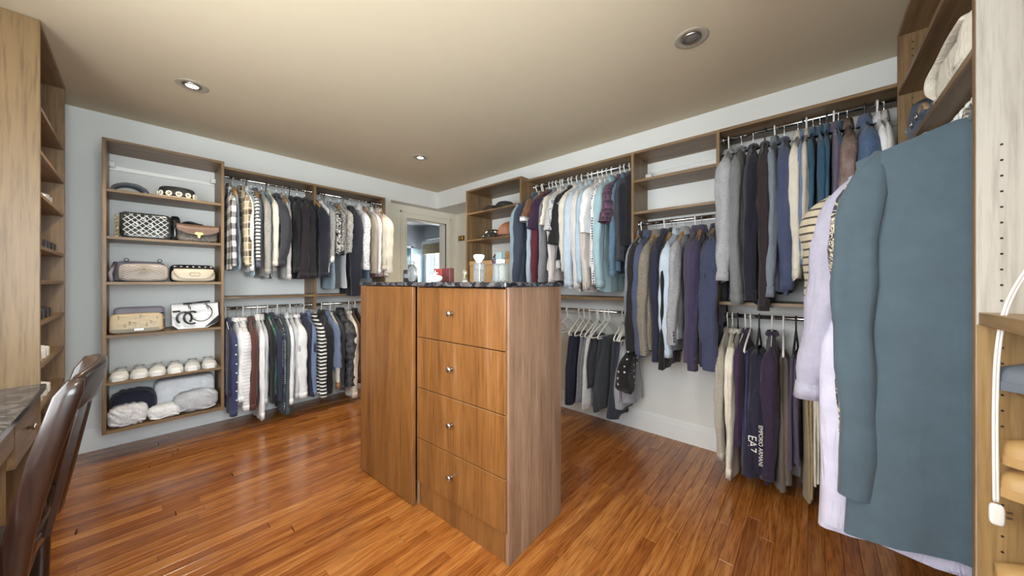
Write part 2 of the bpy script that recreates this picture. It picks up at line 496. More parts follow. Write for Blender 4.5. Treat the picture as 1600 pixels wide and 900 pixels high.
# recessed ceiling lights
LENS_ON = emit('lamp_glow', 'fff4e0', 14.0)
LENS_OFF = plain('dull_lens', '8a8880', 0.3, 0.4)
RINGM = plain('satin_nickel_trim', 'b3aa98', 0.45, 0.2)
def downlight(x, y, on, label):
    t = thing('recessed_light', label, 'light', (x, y, ZC), group='recessed ceiling lights')
    MB().lathe([(0.046, -0.001), (0.048, -0.004), (0.070, -0.005), (0.076, -0.003), (0.077, 0.0)], 36, (x, y, ZC)).build('trim_ring', RINGM, t, True)
    MB().lathe([(0.030, -0.002), (0.034, -0.009), (0.042, -0.009), (0.046, -0.003), (0.046, -0.0015)], 36, (x, y, ZC)).build('gimbal', STEEL, t, True)
    MB().lathe([(0.0001, -0.007), (0.018, -0.0065), (0.028, -0.005), (0.031, -0.002)], 24, (x, y, ZC)).build('lens', LENS_ON if on else LENS_OFF, t, True)
    if on:
        d = bpy.data.lights.new('lamp', 'SPOT'); d.energy = 38; d.color = (1.0, 0.87, 0.70); d.spot_size = R(130); d.spot_blend = 0.7
        d.shadow_soft_size = 0.04
        o = bpy.data.objects.new('lamp', d); COL.objects.link(o); o.location = (0, 0, -0.02); o.parent = t
downlight(0.224, 2.86, True, 'lit recessed ceiling light over the floor before the handbag shelves')
downlight(1.842, 2.85, True, 'small lit recessed ceiling light nearest the doorway')
downlight(0.224, 0.447, True, 'added unseen recessed ceiling light over the open floor by the vanity desk')  # fourth of the grid, out of view, added lit for front light
downlight(1.841, 0.447, False, 'unlit recessed ceiling light with nickel ring near the corner rails')
# ------------------------------------------------------------------ closet units
TH = 0.019
def panel(parent, name, x0, x1, y0, y1, z0, z1, mats=CAB, axis=None):
    d = {'x': abs(x1 - x0), 'y': abs(y1 - y0), 'z': abs(z1 - z0)}
    axis = axis or max(d, key=d.get)
    return MB().box(x0, x1, y0, y1, z0, z1, 0.0012).build(name, mats[axis], parent)

def peg_holes(parent, pts, normal, r=0.0032):
    mb = MB()
    n = Vector(normal)
    for p in pts:
        p = Vector(p); mb.tube([p - n * 0.001, p + n * 0.0006], r, 8)
    return mb.build('peg_holes', DARK, parent, kind='stuff')

def hang_rail(parent, p0, p1, r=0.0125):
    MB().tube([p0, p1], r, 14).build('hang_rail', CHROME, parent, True)
    d = (Vector(p1) - Vector(p0)).normalized()
    for p, s in ((p0, 1), (p1, -1)):
        p = Vector(p)
        MB().tube([p - d * s * 0.0005, p + d * s * 0.010], 0.024, 14).build('rail_cup', CHROME, parent, True)

def wall_strip(parent, x0, x1, y0, y1, z):
    MB().box(x0, x1, y0, y1, z - 0.016, z + 0.016, 0.002).build('suspension_rail', RAILW, parent)

def clip(parent, x, y, z, sx, sy):
    MB().box(x, x + 0.030 * sx, y, y + 0.045 * sy, z - 0.018, z + 0.018, 0.003).build('mounting_clip', WHITEPL, parent)

# handbag shelves on the back wall
Y1 = 3.465
u = thing('handbag_shelf_unit', 'tall wall-hung oak shelf unit holding handbags and shoes', 'shelf unit', (0.15, 3.8, 0.19))
panel(u, 'side_panel', -0.158, -0.158 + TH, Y1, YB - 0.001, 0.19, 2.15)
panel(u, 'side_panel', 0.437, 0.437 + TH, Y1, YB - 0.001, 0.19, 2.15)
panel(u, 'top_panel', -0.139, 0.437, Y1, YB - 0.001, 2.131, 2.15)
panel(u, 'bottom_panel', -0.139, 0.437, Y1, YB - 0.018, 0.19, 0.212)
SH_A = [1.817, 1.503, 1.198, 0.842, 0.528]
for z in SH_A: panel(u, 'shelf', -0.139, 0.437, Y1 + 0.004, YB - 0.001, z - 0.019, z)
wall_strip(u, -0.139, 0.437, YB - 0.012, YB - 0.001, 2.03)
clip(u, -0.139, YB - 0.07, 2.045, 1, 1); clip(u, 0.437, YB - 0.07, 2.045, -1, 1)
peg_holes(u, [(0.4372, y, z) for y in (Y1 + 0.05, YB - 0.06) for z in np.arange(0.3, 2.1, 0.064)], (-1, 0, 0))

# double hanging frame on the back wall
Y2 = 3.525; RY = 3.60
u = thing('hanging_unit', 'oak double hanging frame with chrome rails beside the handbag shelves', 'closet unit', (1.14, 3.8, 0.95))
panel(u, 'top_panel', 0.456, 1.815, Y2, YB - 0.001, 2.111, 2.13)
panel(u, 'divider', 1.118, 1.118 + TH, Y2, YB - 0.001, 0.93, 2.111)
panel(u, 'side_panel', 1.815, 1.815 + TH, Y2, YB - 0.001, 0.93, 2.13)
panel(u, 'shelf', 0.456, 1.118, Y2, YB - 0.001, 1.058, 1.077)
panel(u, 'shelf', 1.137, 1.815, Y2, YB - 0.001, 1.058, 1.077)
for z in (2.065, 0.977):
    hang_rail(u, (0.456, RY, z), (1.118, RY, z)); hang_rail(u, (1.137, RY, z), (1.815, RY, z))
wall_strip(u, 0.456, 1.118, YB - 0.012, YB - 0.001, 2.03); wall_strip(u, 1.137, 1.815, YB - 0.012, YB - 0.001, 2.03)

# right wall: hat shelves
X1 = 2.35; X2 = 2.445; RX = 2.55
u = thing('hat_shelf_unit', 'deep oak shelf unit with caps beside the doorway', 'shelf unit', (2.7, 2.4, 0.19))
panel(u, 'side_panel', X1, XR - 0.001, 2.749, 2.749 + TH, 0.19, 2.172)
panel(u, 'side_panel', X1, XR - 0.001, 1.99, 1.99 + TH, 0.19, 2.172)
panel(u, 'top_panel', X1, XR - 0.001, 2.009, 2.749, 2.153, 2.172)
panel(u, 'bottom_panel', X1, XR - 0.018, 2.009, 2.749, 0.19, 0.21)
SH_B = [1.93, 1.645, 1.185, 0.86, 0.53]
for z in SH_B: panel(u, 'shelf', X1 + 0.004, XR - 0.001, 2.009, 2.749, z - 0.019, z)
wall_strip(u, XR - 0.012, XR - 0.001, 2.009, 2.749, 2.03)
clip(u, XR - 0.05, 2.749 - 0.04, 2.055, 1, 1)

# right wall: shirt section over trouser section
u = thing('shirt_hanging_unit', 'oak hanging section for shirts with a trouser rail below', 'closet unit', (2.7, 1.5, 0.9))
panel(u, 'top_panel', X2, XR - 0.001, 1.0, 1.99, 2.141, 2.16)
panel(u, 'side_panel', X2, XR - 0.001, 0.981, 1.0, 0.93, 2.16)
panel(u, 'shelf', X2, XR - 0.001, 1.0, 1.99, 1.055, 1.076)
hang_rail(u, (RX, 1.0, 2.105), (RX, 1.99, 2.105)); hang_rail(u, (RX, 1.0, 0.955), (RX, 1.99, 0.955))
wall_strip(u, XR - 0.012, XR - 0.001, 1.0, 1.99, 2.03)

# right wall: two empty shelves over the suit rail
u = thing('open_shelf_unit', 'oak section with two empty shelves above the suit jackets', 'closet unit', (2.7, 0.7, 1.6))
panel(u, 'top_panel', X2, XR - 0.001, 0.451, 0.981, 2.141, 2.16)
panel(u, 'side_panel', X2, XR - 0.001, 0.432, 0.451, 0.93, 2.16)
panel(u, 'shelf', X2 + 0.004, XR - 0.001, 0.451, 0.981, 1.931, 1.95)
panel(u, 'shelf', X2 + 0.004, XR - 0.001, 0.451, 0.981, 1.696, 1.715)
hang_rail(u, (RX, 0.451, 1.635), (RX, 0.981, 1.635))
wall_strip(u, XR - 0.012, XR - 0.001, 0.451, 0.981, 2.05)
wall_strip(u, XR - 0.012, XR - 0.001, 0.451, 0.981, 1.655)
clip(u, XR - 0.05, 0.981 - 0.045, 2.03, 1, 1)

# right wall: corner hanging section
u = thing('corner_hanging_unit', 'oak double hanging section running into the near right corner', 'closet unit', (2.7, 0.0, 0.9))
panel(u, 'top_panel', X2, XR - 0.001, -0.615, 0.432, 2.141, 2.16)
panel(u, 'shelf', X2, XR - 0.001, -0.615, 0.432, 1.055, 1.076)
hang_rail(u, (RX, -0.58, 2.12), (RX, 0.432, 2.12)); hang_rail(u, (RX, -0.58, 0.983), (RX, 0.432, 0.983))
wall_strip(u, XR - 0.012, XR - 0.001, -0.55, 0.432, 2.055)

# end wall: shelves over a long hanging rail
YD = -0.30; DROD_Y = -0.37; DROD_Z = 1.735
VIOLET = CAB
u = thing('long_hanging_unit', 'oak corner unit with high shelves over long hanging clothes', 'closet unit', (1.9, -0.6, 0))
fp = panel(u, 'side_panel', 2.365, 2.384, YF + 0.017, YD, 0.02, 2.36)
panel(u, 'top_panel', 1.389, 2.365, YF + 0.001, YD, 2.341, 2.36)
for z in (2.085, 1.79): panel(u, 'shelf', 1.389, 2.365, YF + 0.001, YD - 0.002, z - 0.02, z)
hang_rail(u, (1.389, DROD_Y, DROD_Z), (2.365, DROD_Y, DROD_Z))
peg_holes(u, [(2.3648, y, z) for y in (YD - 0.045, YF + 0.06) for z in np.arange(1.85, 2.33, 0.032)], (-1, 0, 0))

# end wall: shoe tower next to the camera
u = thing('shoe_tower', 'tall maple tower with peg holes at the near right edge', 'shelf unit', (1.0, -0.6, 0))
panel(u, 'side_panel', 1.370, 1.389, YF + 0.017, YD, 0.0, ZC - 0.002, MAPLE_COOL_LIT)
panel(u, 'side_panel', 0.66, 0.679, YF + 0.017, YD, 0.0, ZC - 0.002, MAPLE_COOL_LIT)
panel(u, 'edge_band', 1.3695, 1.3895, YD, YD + 0.0015, 0.0, ZC - 0.002)
panel(u, 'counter', 0.679, 1.370, YF + 0.001, YD - 0.004, 1.095, 1.125, LOWM)
panel(u, 'lower_lining', 1.366, 1.3698, YF + 0.017, YD - 0.001, 0.0, 1.095, LOWM)
for z in (0.955, 0.715, 0.50, 0.30, 0.10): panel(u, 'shelf', 0.679, 1.370, YF + 0.001, YD - 0.055, z - 0.018, z, LOWM)
panel(u, 'shelf', 0.679, 1.370, YF + 0.001, YD - 0.055, 1.86, 1.88, MAPLE_COOL_LIT)
peg_holes(u, [(1.3698 if z > 1.1 else 1.3658, YD - 0.037, z) for z in np.arange(0.15, 1.54, 0.0372)], (-1, 0, 0), 0.0026)

# side wall: tall shoe shelves past the vanity desk
XT = -0.303
u = thing('tall_shelf_tower', 'tall maple tower of narrow shoe shelves beyond the desk', 'shelf unit', (-0.5, 3.0, 0))
panel(u, 'side_panel', XL + 0.017, XT, 2.67, 2.689, 0.0, ZC - 0.002, MAPLE)
panel(u, 'side_panel', XL + 0.017, XT, 3.451, 3.47, 0.0, ZC - 0.002)
panel(u, 'top_panel', XL + 0.001, XT, 2.689, 3.451, ZC - 0.024, ZC - 0.004)
panel(u, 'back_panel', XL + 0.017, XL + 0.027, 2.689, 3.451, 0.0, ZC - 0.03)
SH_T = [2.03, 1.822, 1.622, 1.372, 1.205, 1.010, 0.805, 0.605, 0.405, 0.205, 0.05]
for z in SH_T: panel(u, 'shelf', XL + 0.027, XT - 0.003, 2.689, 3.451, z - 0.019, z)

# ------------------------------------------------------------------ vanity desk and chair
u = thing('vanity_desk', 'vanity desk with dark granite top beside the near left edge', 'desk', (-0.5, 1.0, 0))
MB().box(XL + 0.001, -0.285, -0.55, 2.668, 0.695, 0.725, 0.004).build('granite_top', GRANITE, u)
panel(u, 'apron', -0.325, -0.306, 0.6, 2.2, 0.58, 0.695)
panel(u, 'end_panel', XL + 0.017, -0.31, 2.60, 2.66, 0.0, 0.695, CAB, 'z')
panel(u, 'back_panel', XL + 0.017, XL + 0.03, -0.5, 2.6, 0.1, 0.695, CAB)
db = panel(u, 'drawer_front', -0.325, -0.305, 2.21, 2.595, 0.50, 0.69)
MB().lathe([(0.0001, 0), (0.007, 0.002), (0.007, 0.012), (0.014, 0.018), (0.014, 0.024), (0.0001, 0.027)], 16).xf(Matrix.Translation((-0.305, 2.4, 0.6)) @ Matrix.Rotation(PI / 2, 4, 'Y')).build('knob', STEEL, db, True)
panel(u, 'cabinet_side', XL + 0.03, -0.325, 2.20, 2.219, 0.0, 0.695, CAB, 'z')

def chair():
    X0, Ya, Yb = -0.115, 1.375, 1.775           # the back at the top, near and far posts
    t = thing('dining_chair', 'dark carved wooden chair pulled up to the vanity desk', 'chair', (-0.38, (Ya + Yb) / 2, 0))
    def post(y):
        mb = MB(); rows = []
        path = [(-0.215, 0.0), (-0.205, 0.22), (-0.20, 0.44), (-0.185, 0.60), (-0.150, 0.78), (X0, 0.92), (X0 + 0.012, 0.955)]
        for i, (x, z) in enumerate(path):
            hx, hy = (0.020, 0.018) if z < 0.5 else (0.024, 0.019)
            if z > 0.94: hx, hy = 0.014, 0.014
            ring = []
            for j in range(12):
                a = 2 * PI * j / 12
                ring.append((x + hx * math.copysign(abs(math.cos(a)) ** 0.55, math.cos(a)), y + hy * math.copysign(abs(math.sin(a)) ** 0.55, math.sin(a)), z))
            rows.append(ring)
        return mb.grid(rows, True, cap0=True, cap1=True)
    for y in (Ya, Yb): post(y).build('back_post', WALNUT, t, True)
    def rail(z0, z1, bow, thick, xoff):
        # a rail bowed between the posts
        rows = []
        for i in range(13):
            s = i / 12; y = Ya + (Yb - Ya) * s; b = bow * math.sin(PI * s)
            zc0, zc1 = z0 - 0.0, z1 + 0.022 * math.sin(PI * s) ** 0.7
            x = lambda z: -0.20 + (z - 0.44) * (X0 + 0.20) / 0.48 + xoff + b
            prof = []
            m = 8
            for k in range(16):
                a = 2 * PI * k / 16
                zz = (zc0 + zc1) / 2 + (zc1 - zc0) / 2 * math.copysign(abs(math.sin(a)) ** 0.7, math.sin(a))
                prof.append((x(zz) + thick * math.copysign(abs(math.cos(a)) ** 0.7, math.cos(a)), y, zz))
            rows.append(prof)
        return MB().grid(rows, True, cap0=True, cap1=True)
    rail(0.865, 0.955, 0.035, 0.015, 0.0).build('top_rail', WALNUT, t, True)
    rail(0.53, 0.565, 0.02, 0.011, 0.0).build('lower_rail', WALNUT, t, True)
    # carved splat with an oval opening, plus two slats
    ym = (Ya + Yb) / 2
    xs = lambda z: -0.20 + (z - 0.44) * (X0 + 0.20) / 0.48 + 0.026
    def slat(yc, hw):
        rows = []
        for i in range(9):
            z = 0.55 + 0.33 * i / 8; k = hw * (0.8 + 0.35 * math.sin(PI * i / 8))
            rows.append([(xs(z) + dx, yc + dy, z) for dx, dy in ((-0.006, -k), (0.006, -k), (0.006, k), (-0.006, k))])
        return MB().grid(rows, True, cap0=True, cap1=True)
    slat(ym - 0.11, 0.020).build('slat', WALNUT, t); slat(ym + 0.11, 0.020).build('slat', WALNUT, t)
    ring = []
    for i in range(24):
        a = 2 * PI * i / 24; z = 0.715 + 0.155 * math.sin(a); ring.append((xs(z), ym + 0.055 * math.cos(a), z))
    MB().tube(ring, 0.011, 8, closed=True).build('carved_splat', WALNUT, t, True)
    seat = MB().sel((-0.41, ym, 0.455), (0.225, 0.225, 0.028), 0.35, 0.3, 28, 8).build('seat', plain('dark_leather', '2a1c18', 0.4), t, True)
    MB().box(-0.62, -0.20, Ya - 0.005, Yb + 0.005, 0.385, 0.435, 0.006).build('seat_frame', WALNUT, t)
    for y in (Ya, Yb):
        MB().tube([(-0.60, y, 0), (-0.60, y, 0.2), (-0.60, y, 0.40)], [0.014, 0.018, 0.022], 10).build('leg', WALNUT, t, True)
        MB().tube([(-0.60, y, 0.17), (-0.205, y, 0.19)], 0.010, 8).build('stretcher', WALNUT, t, True)
chair()

# ------------------------------------------------------------------ island
isl = thing('island_cabinet', 'honey wood island with four drawers and a dark granite top', 'cabinet', (1.04, 0.948, 0), R(2.8))
def ip(name, mats, x0, x1, y0, y1, z0, z1, ch=0.0015, parent=None, axis='z'):
    m = mats[axis] if isinstance(mats, dict) else mats
    return MB().box(x0, x1, y0, y1, z0, z1, ch).build(name, m, parent or isl, world=False)
DEP, LEN = 0.425, 1.20
SIDE = wood('brown_veneer', '96775f', '745846', 'z', 0.4)
ip('side_panel', SIDE, 0.0, DEP, 0.0, 0.019, 0, 1.176)
ip('side_panel', SIDE, 0.0, DEP, LEN - 0.019, LEN, 0, 1.176)
ip('back_panel', SIDE, DEP - 0.012, DEP - 0.001, 0.019, LEN - 0.019, 0, 1.176)
ip('divider', SIDE, 0.001, DEP - 0.012, 0.632, 0.650, 0, 1.176)
ip('carcass', SIDE, 0.06, DEP - 0.012, 0.020, 0.631, 0.13, 1.17)
ip('plinth', HONEY, 0.006, 0.024, 0.019, 0.632, 0, 0.131)
zs = [0.136, 0.368, 0.637, 0.906, 1.172]
for i in range(4):
    z0, z1 = zs[i], zs[i + 1] - 0.004
    d = ip('drawer_front', HONEY, -0.012, 0.007, 0.010, 0.628, z0, z1, 0.002)
    ip('drawer_box', SIDE, 0.008, 0.058, 0.022, 0.628, z0 + 0.02, z1 - 0.02)
    zc = (z0 + z1) / 2 + 0.01
    kb = MB().lathe([(0.0001, 0), (0.009, 0.0005), (0.006, 0.006), (0.0055, 0.014), (0.011, 0.020), (0.0145, 0.024), (0.0145, 0.028), (0.010, 0.031), (0.0001, 0.032)], 20)
    kb.xf(Matrix.Translation((-0.012, 0.345, zc)) @ Matrix.Rotation(-PI / 2, 4, 'Y')).build('knob', STEEL, d, True, world=False, label='round brushed steel knob')
ip('door', HONEY, -0.034, -0.014, 0.636, LEN - 0.002, 0.008, 1.172, 0.002)
ip('filler', SIDE, -0.014, 0.0, 0.66, LEN - 0.02, 0.02, 1.16)
MB().box(-0.036, DEP + 0.012, -0.010, LEN + 0.012, 1.176, 1.197, 0.004).build('granite_top', GRANITE, isl, world=False)
# ------------------------------------------------------------------ fabrics
FAB = {}
def fabric(key):
    if key in FAB: return FAB[key]
    spec = FABRICS[key]
    if isinstance(spec, str): spec = ('solid', spec)
    kind = spec[0]; cols = [srgb(c) for c in spec[1:] if isinstance(c, str)]
    t = NT('fabric_' + key)
    tc = t.n('ShaderNodeTexCoord'); sp = t.n('ShaderNodeSeparateXYZ'); t.l(tc.outputs['Object'], sp.inputs[0])
    X, Y, Z = sp.outputs
    H = t.math('ADD', X, t.math('MULTIPLY', Y, 1.7))
    vec = tc.outputs['Object']
    weave = t.noise(vec, 420, 2, 0.6)
    broad = t.noise(vec, 16, 3, 0.6)
    c0 = cols[0]
    def band(v, k, duty=0.5): return t.math('LESS_THAN', t.math('FRACT', t.math('ADD', t.math('MULTIPLY', v, k), 40.0)), duty)
    if kind in ('solid', 'crepe'): col = c0
    elif kind == 'leather': col = t.ramp(t.noise(vec, 22, 5), [(0.35, mixc(c0, (0, 0, 0), 0.25)), (0.65, mixc(c0, (1, 1, 1), 0.10))])
    elif kind == 'check':
        s = t.math('MULTIPLY', t.math('ADD', band(H, spec[-1]), band(Z, spec[-1])), 0.5)
        nd = t.ramp(s, [(0.0, cols[0]), (0.4, cols[1]), (0.9, cols[2])]); nd.node.color_ramp.interpolation = 'CONSTANT'; col = nd
    elif kind == 'plaid':
        s = t.math('MULTIPLY', t.math('ADD', band(H, spec[-1], 0.4), band(Z, spec[-1], 0.4)), 0.5)
        nd = t.ramp(s, [(0.0, cols[0]), (0.4, cols[1]), (0.9, cols[2])])
        thin = t.math('MAXIMUM', band(H, spec[-1] * 2, 0.10), band(Z, spec[-1] * 2, 0.10))
        col = t.mix(thin, nd, cols[3] if len(cols) > 3 else cols[2])
    elif kind == 'hstripe': col = t.mix(band(Z, spec[-2], spec[-1]), cols[0], cols[1])
    elif kind == 'vstripe': col = t.mix(band(H, spec[-2], spec[-1]), cols[0], cols[1])
    elif kind == 'ladder':
        col = t.mix(t.math('MULTIPLY', band(Z, spec[-1], 0.4), 1.0), cols[0], cols[1])
    elif kind == 'dots':
        vo = t.n('ShaderNodeTexVoronoi'); vo.inputs['Scale'].default_value = spec[-2]; vo.inputs['Randomness'].default_value = 0.15
        t.l(vec, vo.inputs['Vector']); col = t.mix(t.math('LESS_THAN', vo.outputs['Distance'], spec[-1]), cols[0], cols[1])
    elif kind == 'blotch':
        f = t.noise(vec, spec[-2], 1.5, 0.4, spec[-1])
        r_ = t.ramp(f, [(0.0, cols[0]), (0.47, cols[1]), (0.53, cols[0] if len(cols) < 3 else cols[2]), (0.60, cols[1])]); r_.node.color_ramp.interpolation = 'CONSTANT'; col = r_
    elif kind == 'fleck':
        f = t.noise(vec, spec[-1], 2, 0.7); col = t.ramp(f, [(0.36, cols[1]), (0.46, cols[0])])
    elif kind == 'rib':
        col = t.mix(band(H, spec[-1], 0.5), cols[0], mixc(cols[0], (0, 0, 0), 0.35))
    sh = t.ramp(broad, [(0.3, (0.86, 0.86, 0.86, 1)), (0.7, (1, 1, 1, 1))])
    mm = t.n('ShaderNodeMix', data_type='RGBA', blend_type='MULTIPLY'); mm.inputs[0].default_value = 1.0
    if isinstance(col, tuple): mm.inputs[6].default_value = col
    else: t.l(col, mm.inputs[6])
    t.l(sh, mm.inputs[7]); t.color(mm.outputs[2])
    t.set(Roughness=0.45 if kind == 'leather' else 0.85)
    t.b.inputs['Sheen Weight'].default_value = 0.0 if kind == 'leather' else 0.15
    mpw = t.n('ShaderNodeMapping'); mpw.inputs['Scale'].default_value = (26, 26, 7); t.l(tc.outputs['Object'], mpw.inputs[0])
    wr = t.noise(mpw.outputs[0], 1.0, 3, 0.55, 1.6)
    hh = t.math('ADD', t.math('MULTIPLY', weave, 0.12), wr)
    t.bump(hh, {'fleck': 0.5, 'crepe': 0.16}.get(kind, 0.75), 0.010)
    FAB[key] = t.m
    return t.m

FABRICS = dict(
    buffalo=('check', 'f2f0ec', '8c8a8a', '141416', 11.0), tanplaid=('plaid', 'd9c8a8', 'a18a64', '4a3f32', 'f0e8d8', 9.0),
    white='f4f4f4', ladder=('ladder', 'eceae6', '1d1d22', 34.0), slate='5d6472', heather=('fleck', 'aeaaa2', '86827c', 90.0),
    cream='e9e2d2', charcoal='3a3c44', ticking=('vstripe', 'd6d4d0', '8c8f98', 60.0, 0.3), black='131318', darkplum='1e141f',
    navyblack='15182a', houndstooth=('check', 'efece6', 'a09c98', '2c2a2c', 70.0), zebra=('blotch', '101012', 'f0eee8', 34.0, 1.5),
    paisley=('blotch', '121214', 'eae6de', 46.0, 3.0), tweedgrey=('fleck', 'b8b4ae', '3a3a3e', 70.0), tweed=('fleck', 'efeef0', '9a98a4', 60.0),
    taupe='aaa093', sand='d3cabb', ivory='e6dfd0', navy='20243f', navystud=('solid', '363c63'), whiterib=('hstripe', 'f2f1f2', 'd2d2d8', 38.0, 0.25),
    brown='5a332b', palegrey='c4c6ca', green='3c8462', charnavy='2d3048', slatedot=('dots', '30383f', 'b8c0c4', 60.0, 0.28), slatedark='46525b',
    whitewool='eeeeee', bluegrey='6f80a0', boldstripe=('hstripe', 'f4f2ee', '111114', 30.0, 0.55), puffer=('leather', '1c1a26'), tan='a9774a',
    denim='93a8b6', charblue='3e4658', tanbrown='7c5236', skyblue='b4c6d2', maroon='5f1f30', plum='3b2040', midgrey='8a8c90', pinkwhite='e6dcda',
    paleblue='c6d4e2', offwhite='dedad6', paleblue2='b9cfe0', beigestripe=('vstripe', 'dcd4cc', 'b8a8a0', 70.0, 0.3), dotrow=('dots', 'eceaea', '26262c', 52.0, 0.34),
    paleteal='a6c4cc', purpleplaid=('plaid', '3a2c48', '2a2036', '6c4a66', '8a5a62', 16.0), denimgrey='5c7890', blackbrown='1f1c20',
    greywool=('fleck', '8a8d97', '6c6f7a', 120.0), steel='4c5470', taupewool=('fleck', '8d8477', '6d6459', 120.0), navywool='23263e', lightgreywool=('fleck', 'a6a6a8', '868690', 120.0),
    mauvewool='453c56', purplewool='3c3452', slatewool=('fleck', '3e4460', '30344e', 120.0), greystripe=('vstripe', 'a0a4ac', '6c3a48', 9.0, 0.05),
    darkgreywool='3c4048', slatedark2='2e3440', scarf=('dots', '0e0e12', 'e8e6e2', 22.0, 0.20), marl=('fleck', 'b0b2b6', '8e9098', 160.0), midgrey2='7e8082',
    ribbrown=('rib', '33272c', 110.0), steelgrey='7f8896', slateblue='46506e', teal='38627c', teal2='2c5470', mauve='6a6078', leather=('leather', '7d6258'),
    dustyblue='50688a', oatmeal=('fleck', 'b4ada0', '948c80', 160.0), plum2='3a2448', violet='474878', navytrack='221f38', darkplum2='33223e', taupe2='6e6258',
    duskpurple='564a66', cord=('rib', 'b09a74', 130.0), darkbrown='2e242a', tealcrepe=('crepe', '4f616d'), lavender='b4b2c6', lavwhite='d6d4ea', animal=('blotch', '3a3c4a', 'dcd0b4', 30.0, 2.0),
    stripesand=('hstripe', 'd8ccb2', '4c463e', 30.0, 0.25), leopard=('blotch', 'c9b48c', '2e2a28', 40.0, 1.0), slatepanel='44495a', blackgreen='2a2f2e',
    towel='eef0f4', pinkflower=('blotch', 'e6dede', 'b04a5c', 22.0, 1.0), navytee='22243a', pinkprint=('blotch', 'eceef2', 'd8d4dc', 10.0, 2.0),
)

# ------------------------------------------------------------------ hangers and garments
def hanger_meshes(kind):
    hook = MB(); pts = []
    r = 0.016
    for i in range(13):
        a = R(-20 + 215 * i / 12); pts.append((r * math.cos(a) * 1.0, 0, r * math.sin(a)))
    pts = [(-p[0], 0, p[2]) for p in pts]      # opening on one side
    pts += [(r * 0.85, 0, -0.012), (0.004, 0, -0.030), (0, 0, -0.045), (0, 0, -0.075)]
    hm = {'white': WHITEPL, 'wire': CHROME, 'wood': STEEL, 'black': BLACKPL}[kind]
    hook.tube(pts, 0.0044 if kind in ('white', 'black') else 0.0019, 6)
    fr = MB()
    fm = {'white': WHITEPL, 'wire': CHROME, 'wood': HWOOD, 'black': BLACKPL}[kind]
    if kind == 'wood':
        fr.tube([(-0.145, 0, -0.178), (-0.10, 0, -0.136), (-0.04, 0, -0.088), (0, 0, -0.076), (0.04, 0, -0.088), (0.11, 0, -0.138), (0.175, 0, -0.182)], [0.012, 0.013, 0.012, 0.011, 0.012, 0.013, 0.012], 8)
        fr.tube([(-0.14, 0, -0.186), (0.17, 0, -0.186)], 0.005, 6)
    else:
        rr = 0.0022 if kind == 'wire' else 0.0055
        fr.tube([(0, 0, -0.072), (0.07, 0, -0.112), (0.15, 0, -0.160), (0.178, 0, -0.184), (0.180, 0, -0.194), (0.168, 0, -0.200), (0, 0, -0.200),
                 (-0.142, 0, -0.200), (-0.153, 0, -0.194), (-0.151, 0, -0.184), (-0.125, 0, -0.160), (-0.06, 0, -0.112)], rr, 6, closed=True)
    return hook.mesh('hook', hm, True), fr.mesh('shoulder_bar', fm, True)
HANG = {k: hanger_meshes(k) for k in ('white', 'wire', 'wood', 'black')}
HNAME = {'white': 'white plastic hanger', 'wire': 'thin chrome wire hanger', 'wood': 'wooden hanger', 'black': 'black hanger'}

def hanger(kind, loc, rz, label, group):
    t = thing('hanger', label, 'hanger', loc, rz, group)
    for nm, me in zip(('hook', 'shoulder_bar'), HANG[kind]):
        o = bpy.data.objects.new(nm, me); COL.objects.link(o); o.parent = t
    return t

def tube_rows(rows_c, rows_rx, rows_ry, n, ex=0.8, fn=None):
    out = []
    th = np.linspace(0, 2 * PI, n, endpoint=False)
    cx = np.sign(np.cos(th)) * np.abs(np.cos(th)) ** ex; cy = np.sign(np.sin(th)) * np.abs(np.sin(th)) ** ex
    for (x, y, z), rx, ry in zip(rows_c, rows_rx, rows_ry):
        out.append(np.stack([x + rx * cx, y + ry * cy, np.full(n, z)], 1))
    return np.array(out)

KIND = {'shirt': ('shirt', 'shirt'), 'tee': ('short_sleeved_shirt', 'shirt'), 'knit': ('sweater', 'sweater'), 'blouse': ('blouse', 'blouse'), 'jacket': ('jacket', 'jacket'),
        'dress': ('dress', 'dress'), 'puffer': ('puffer_jacket', 'jacket'), 'trousers': ('trousers', 'trousers'), 'scarf': ('scarf', 'scarf')}

BACK = 0.80      # the side towards the wall is pressed in a little

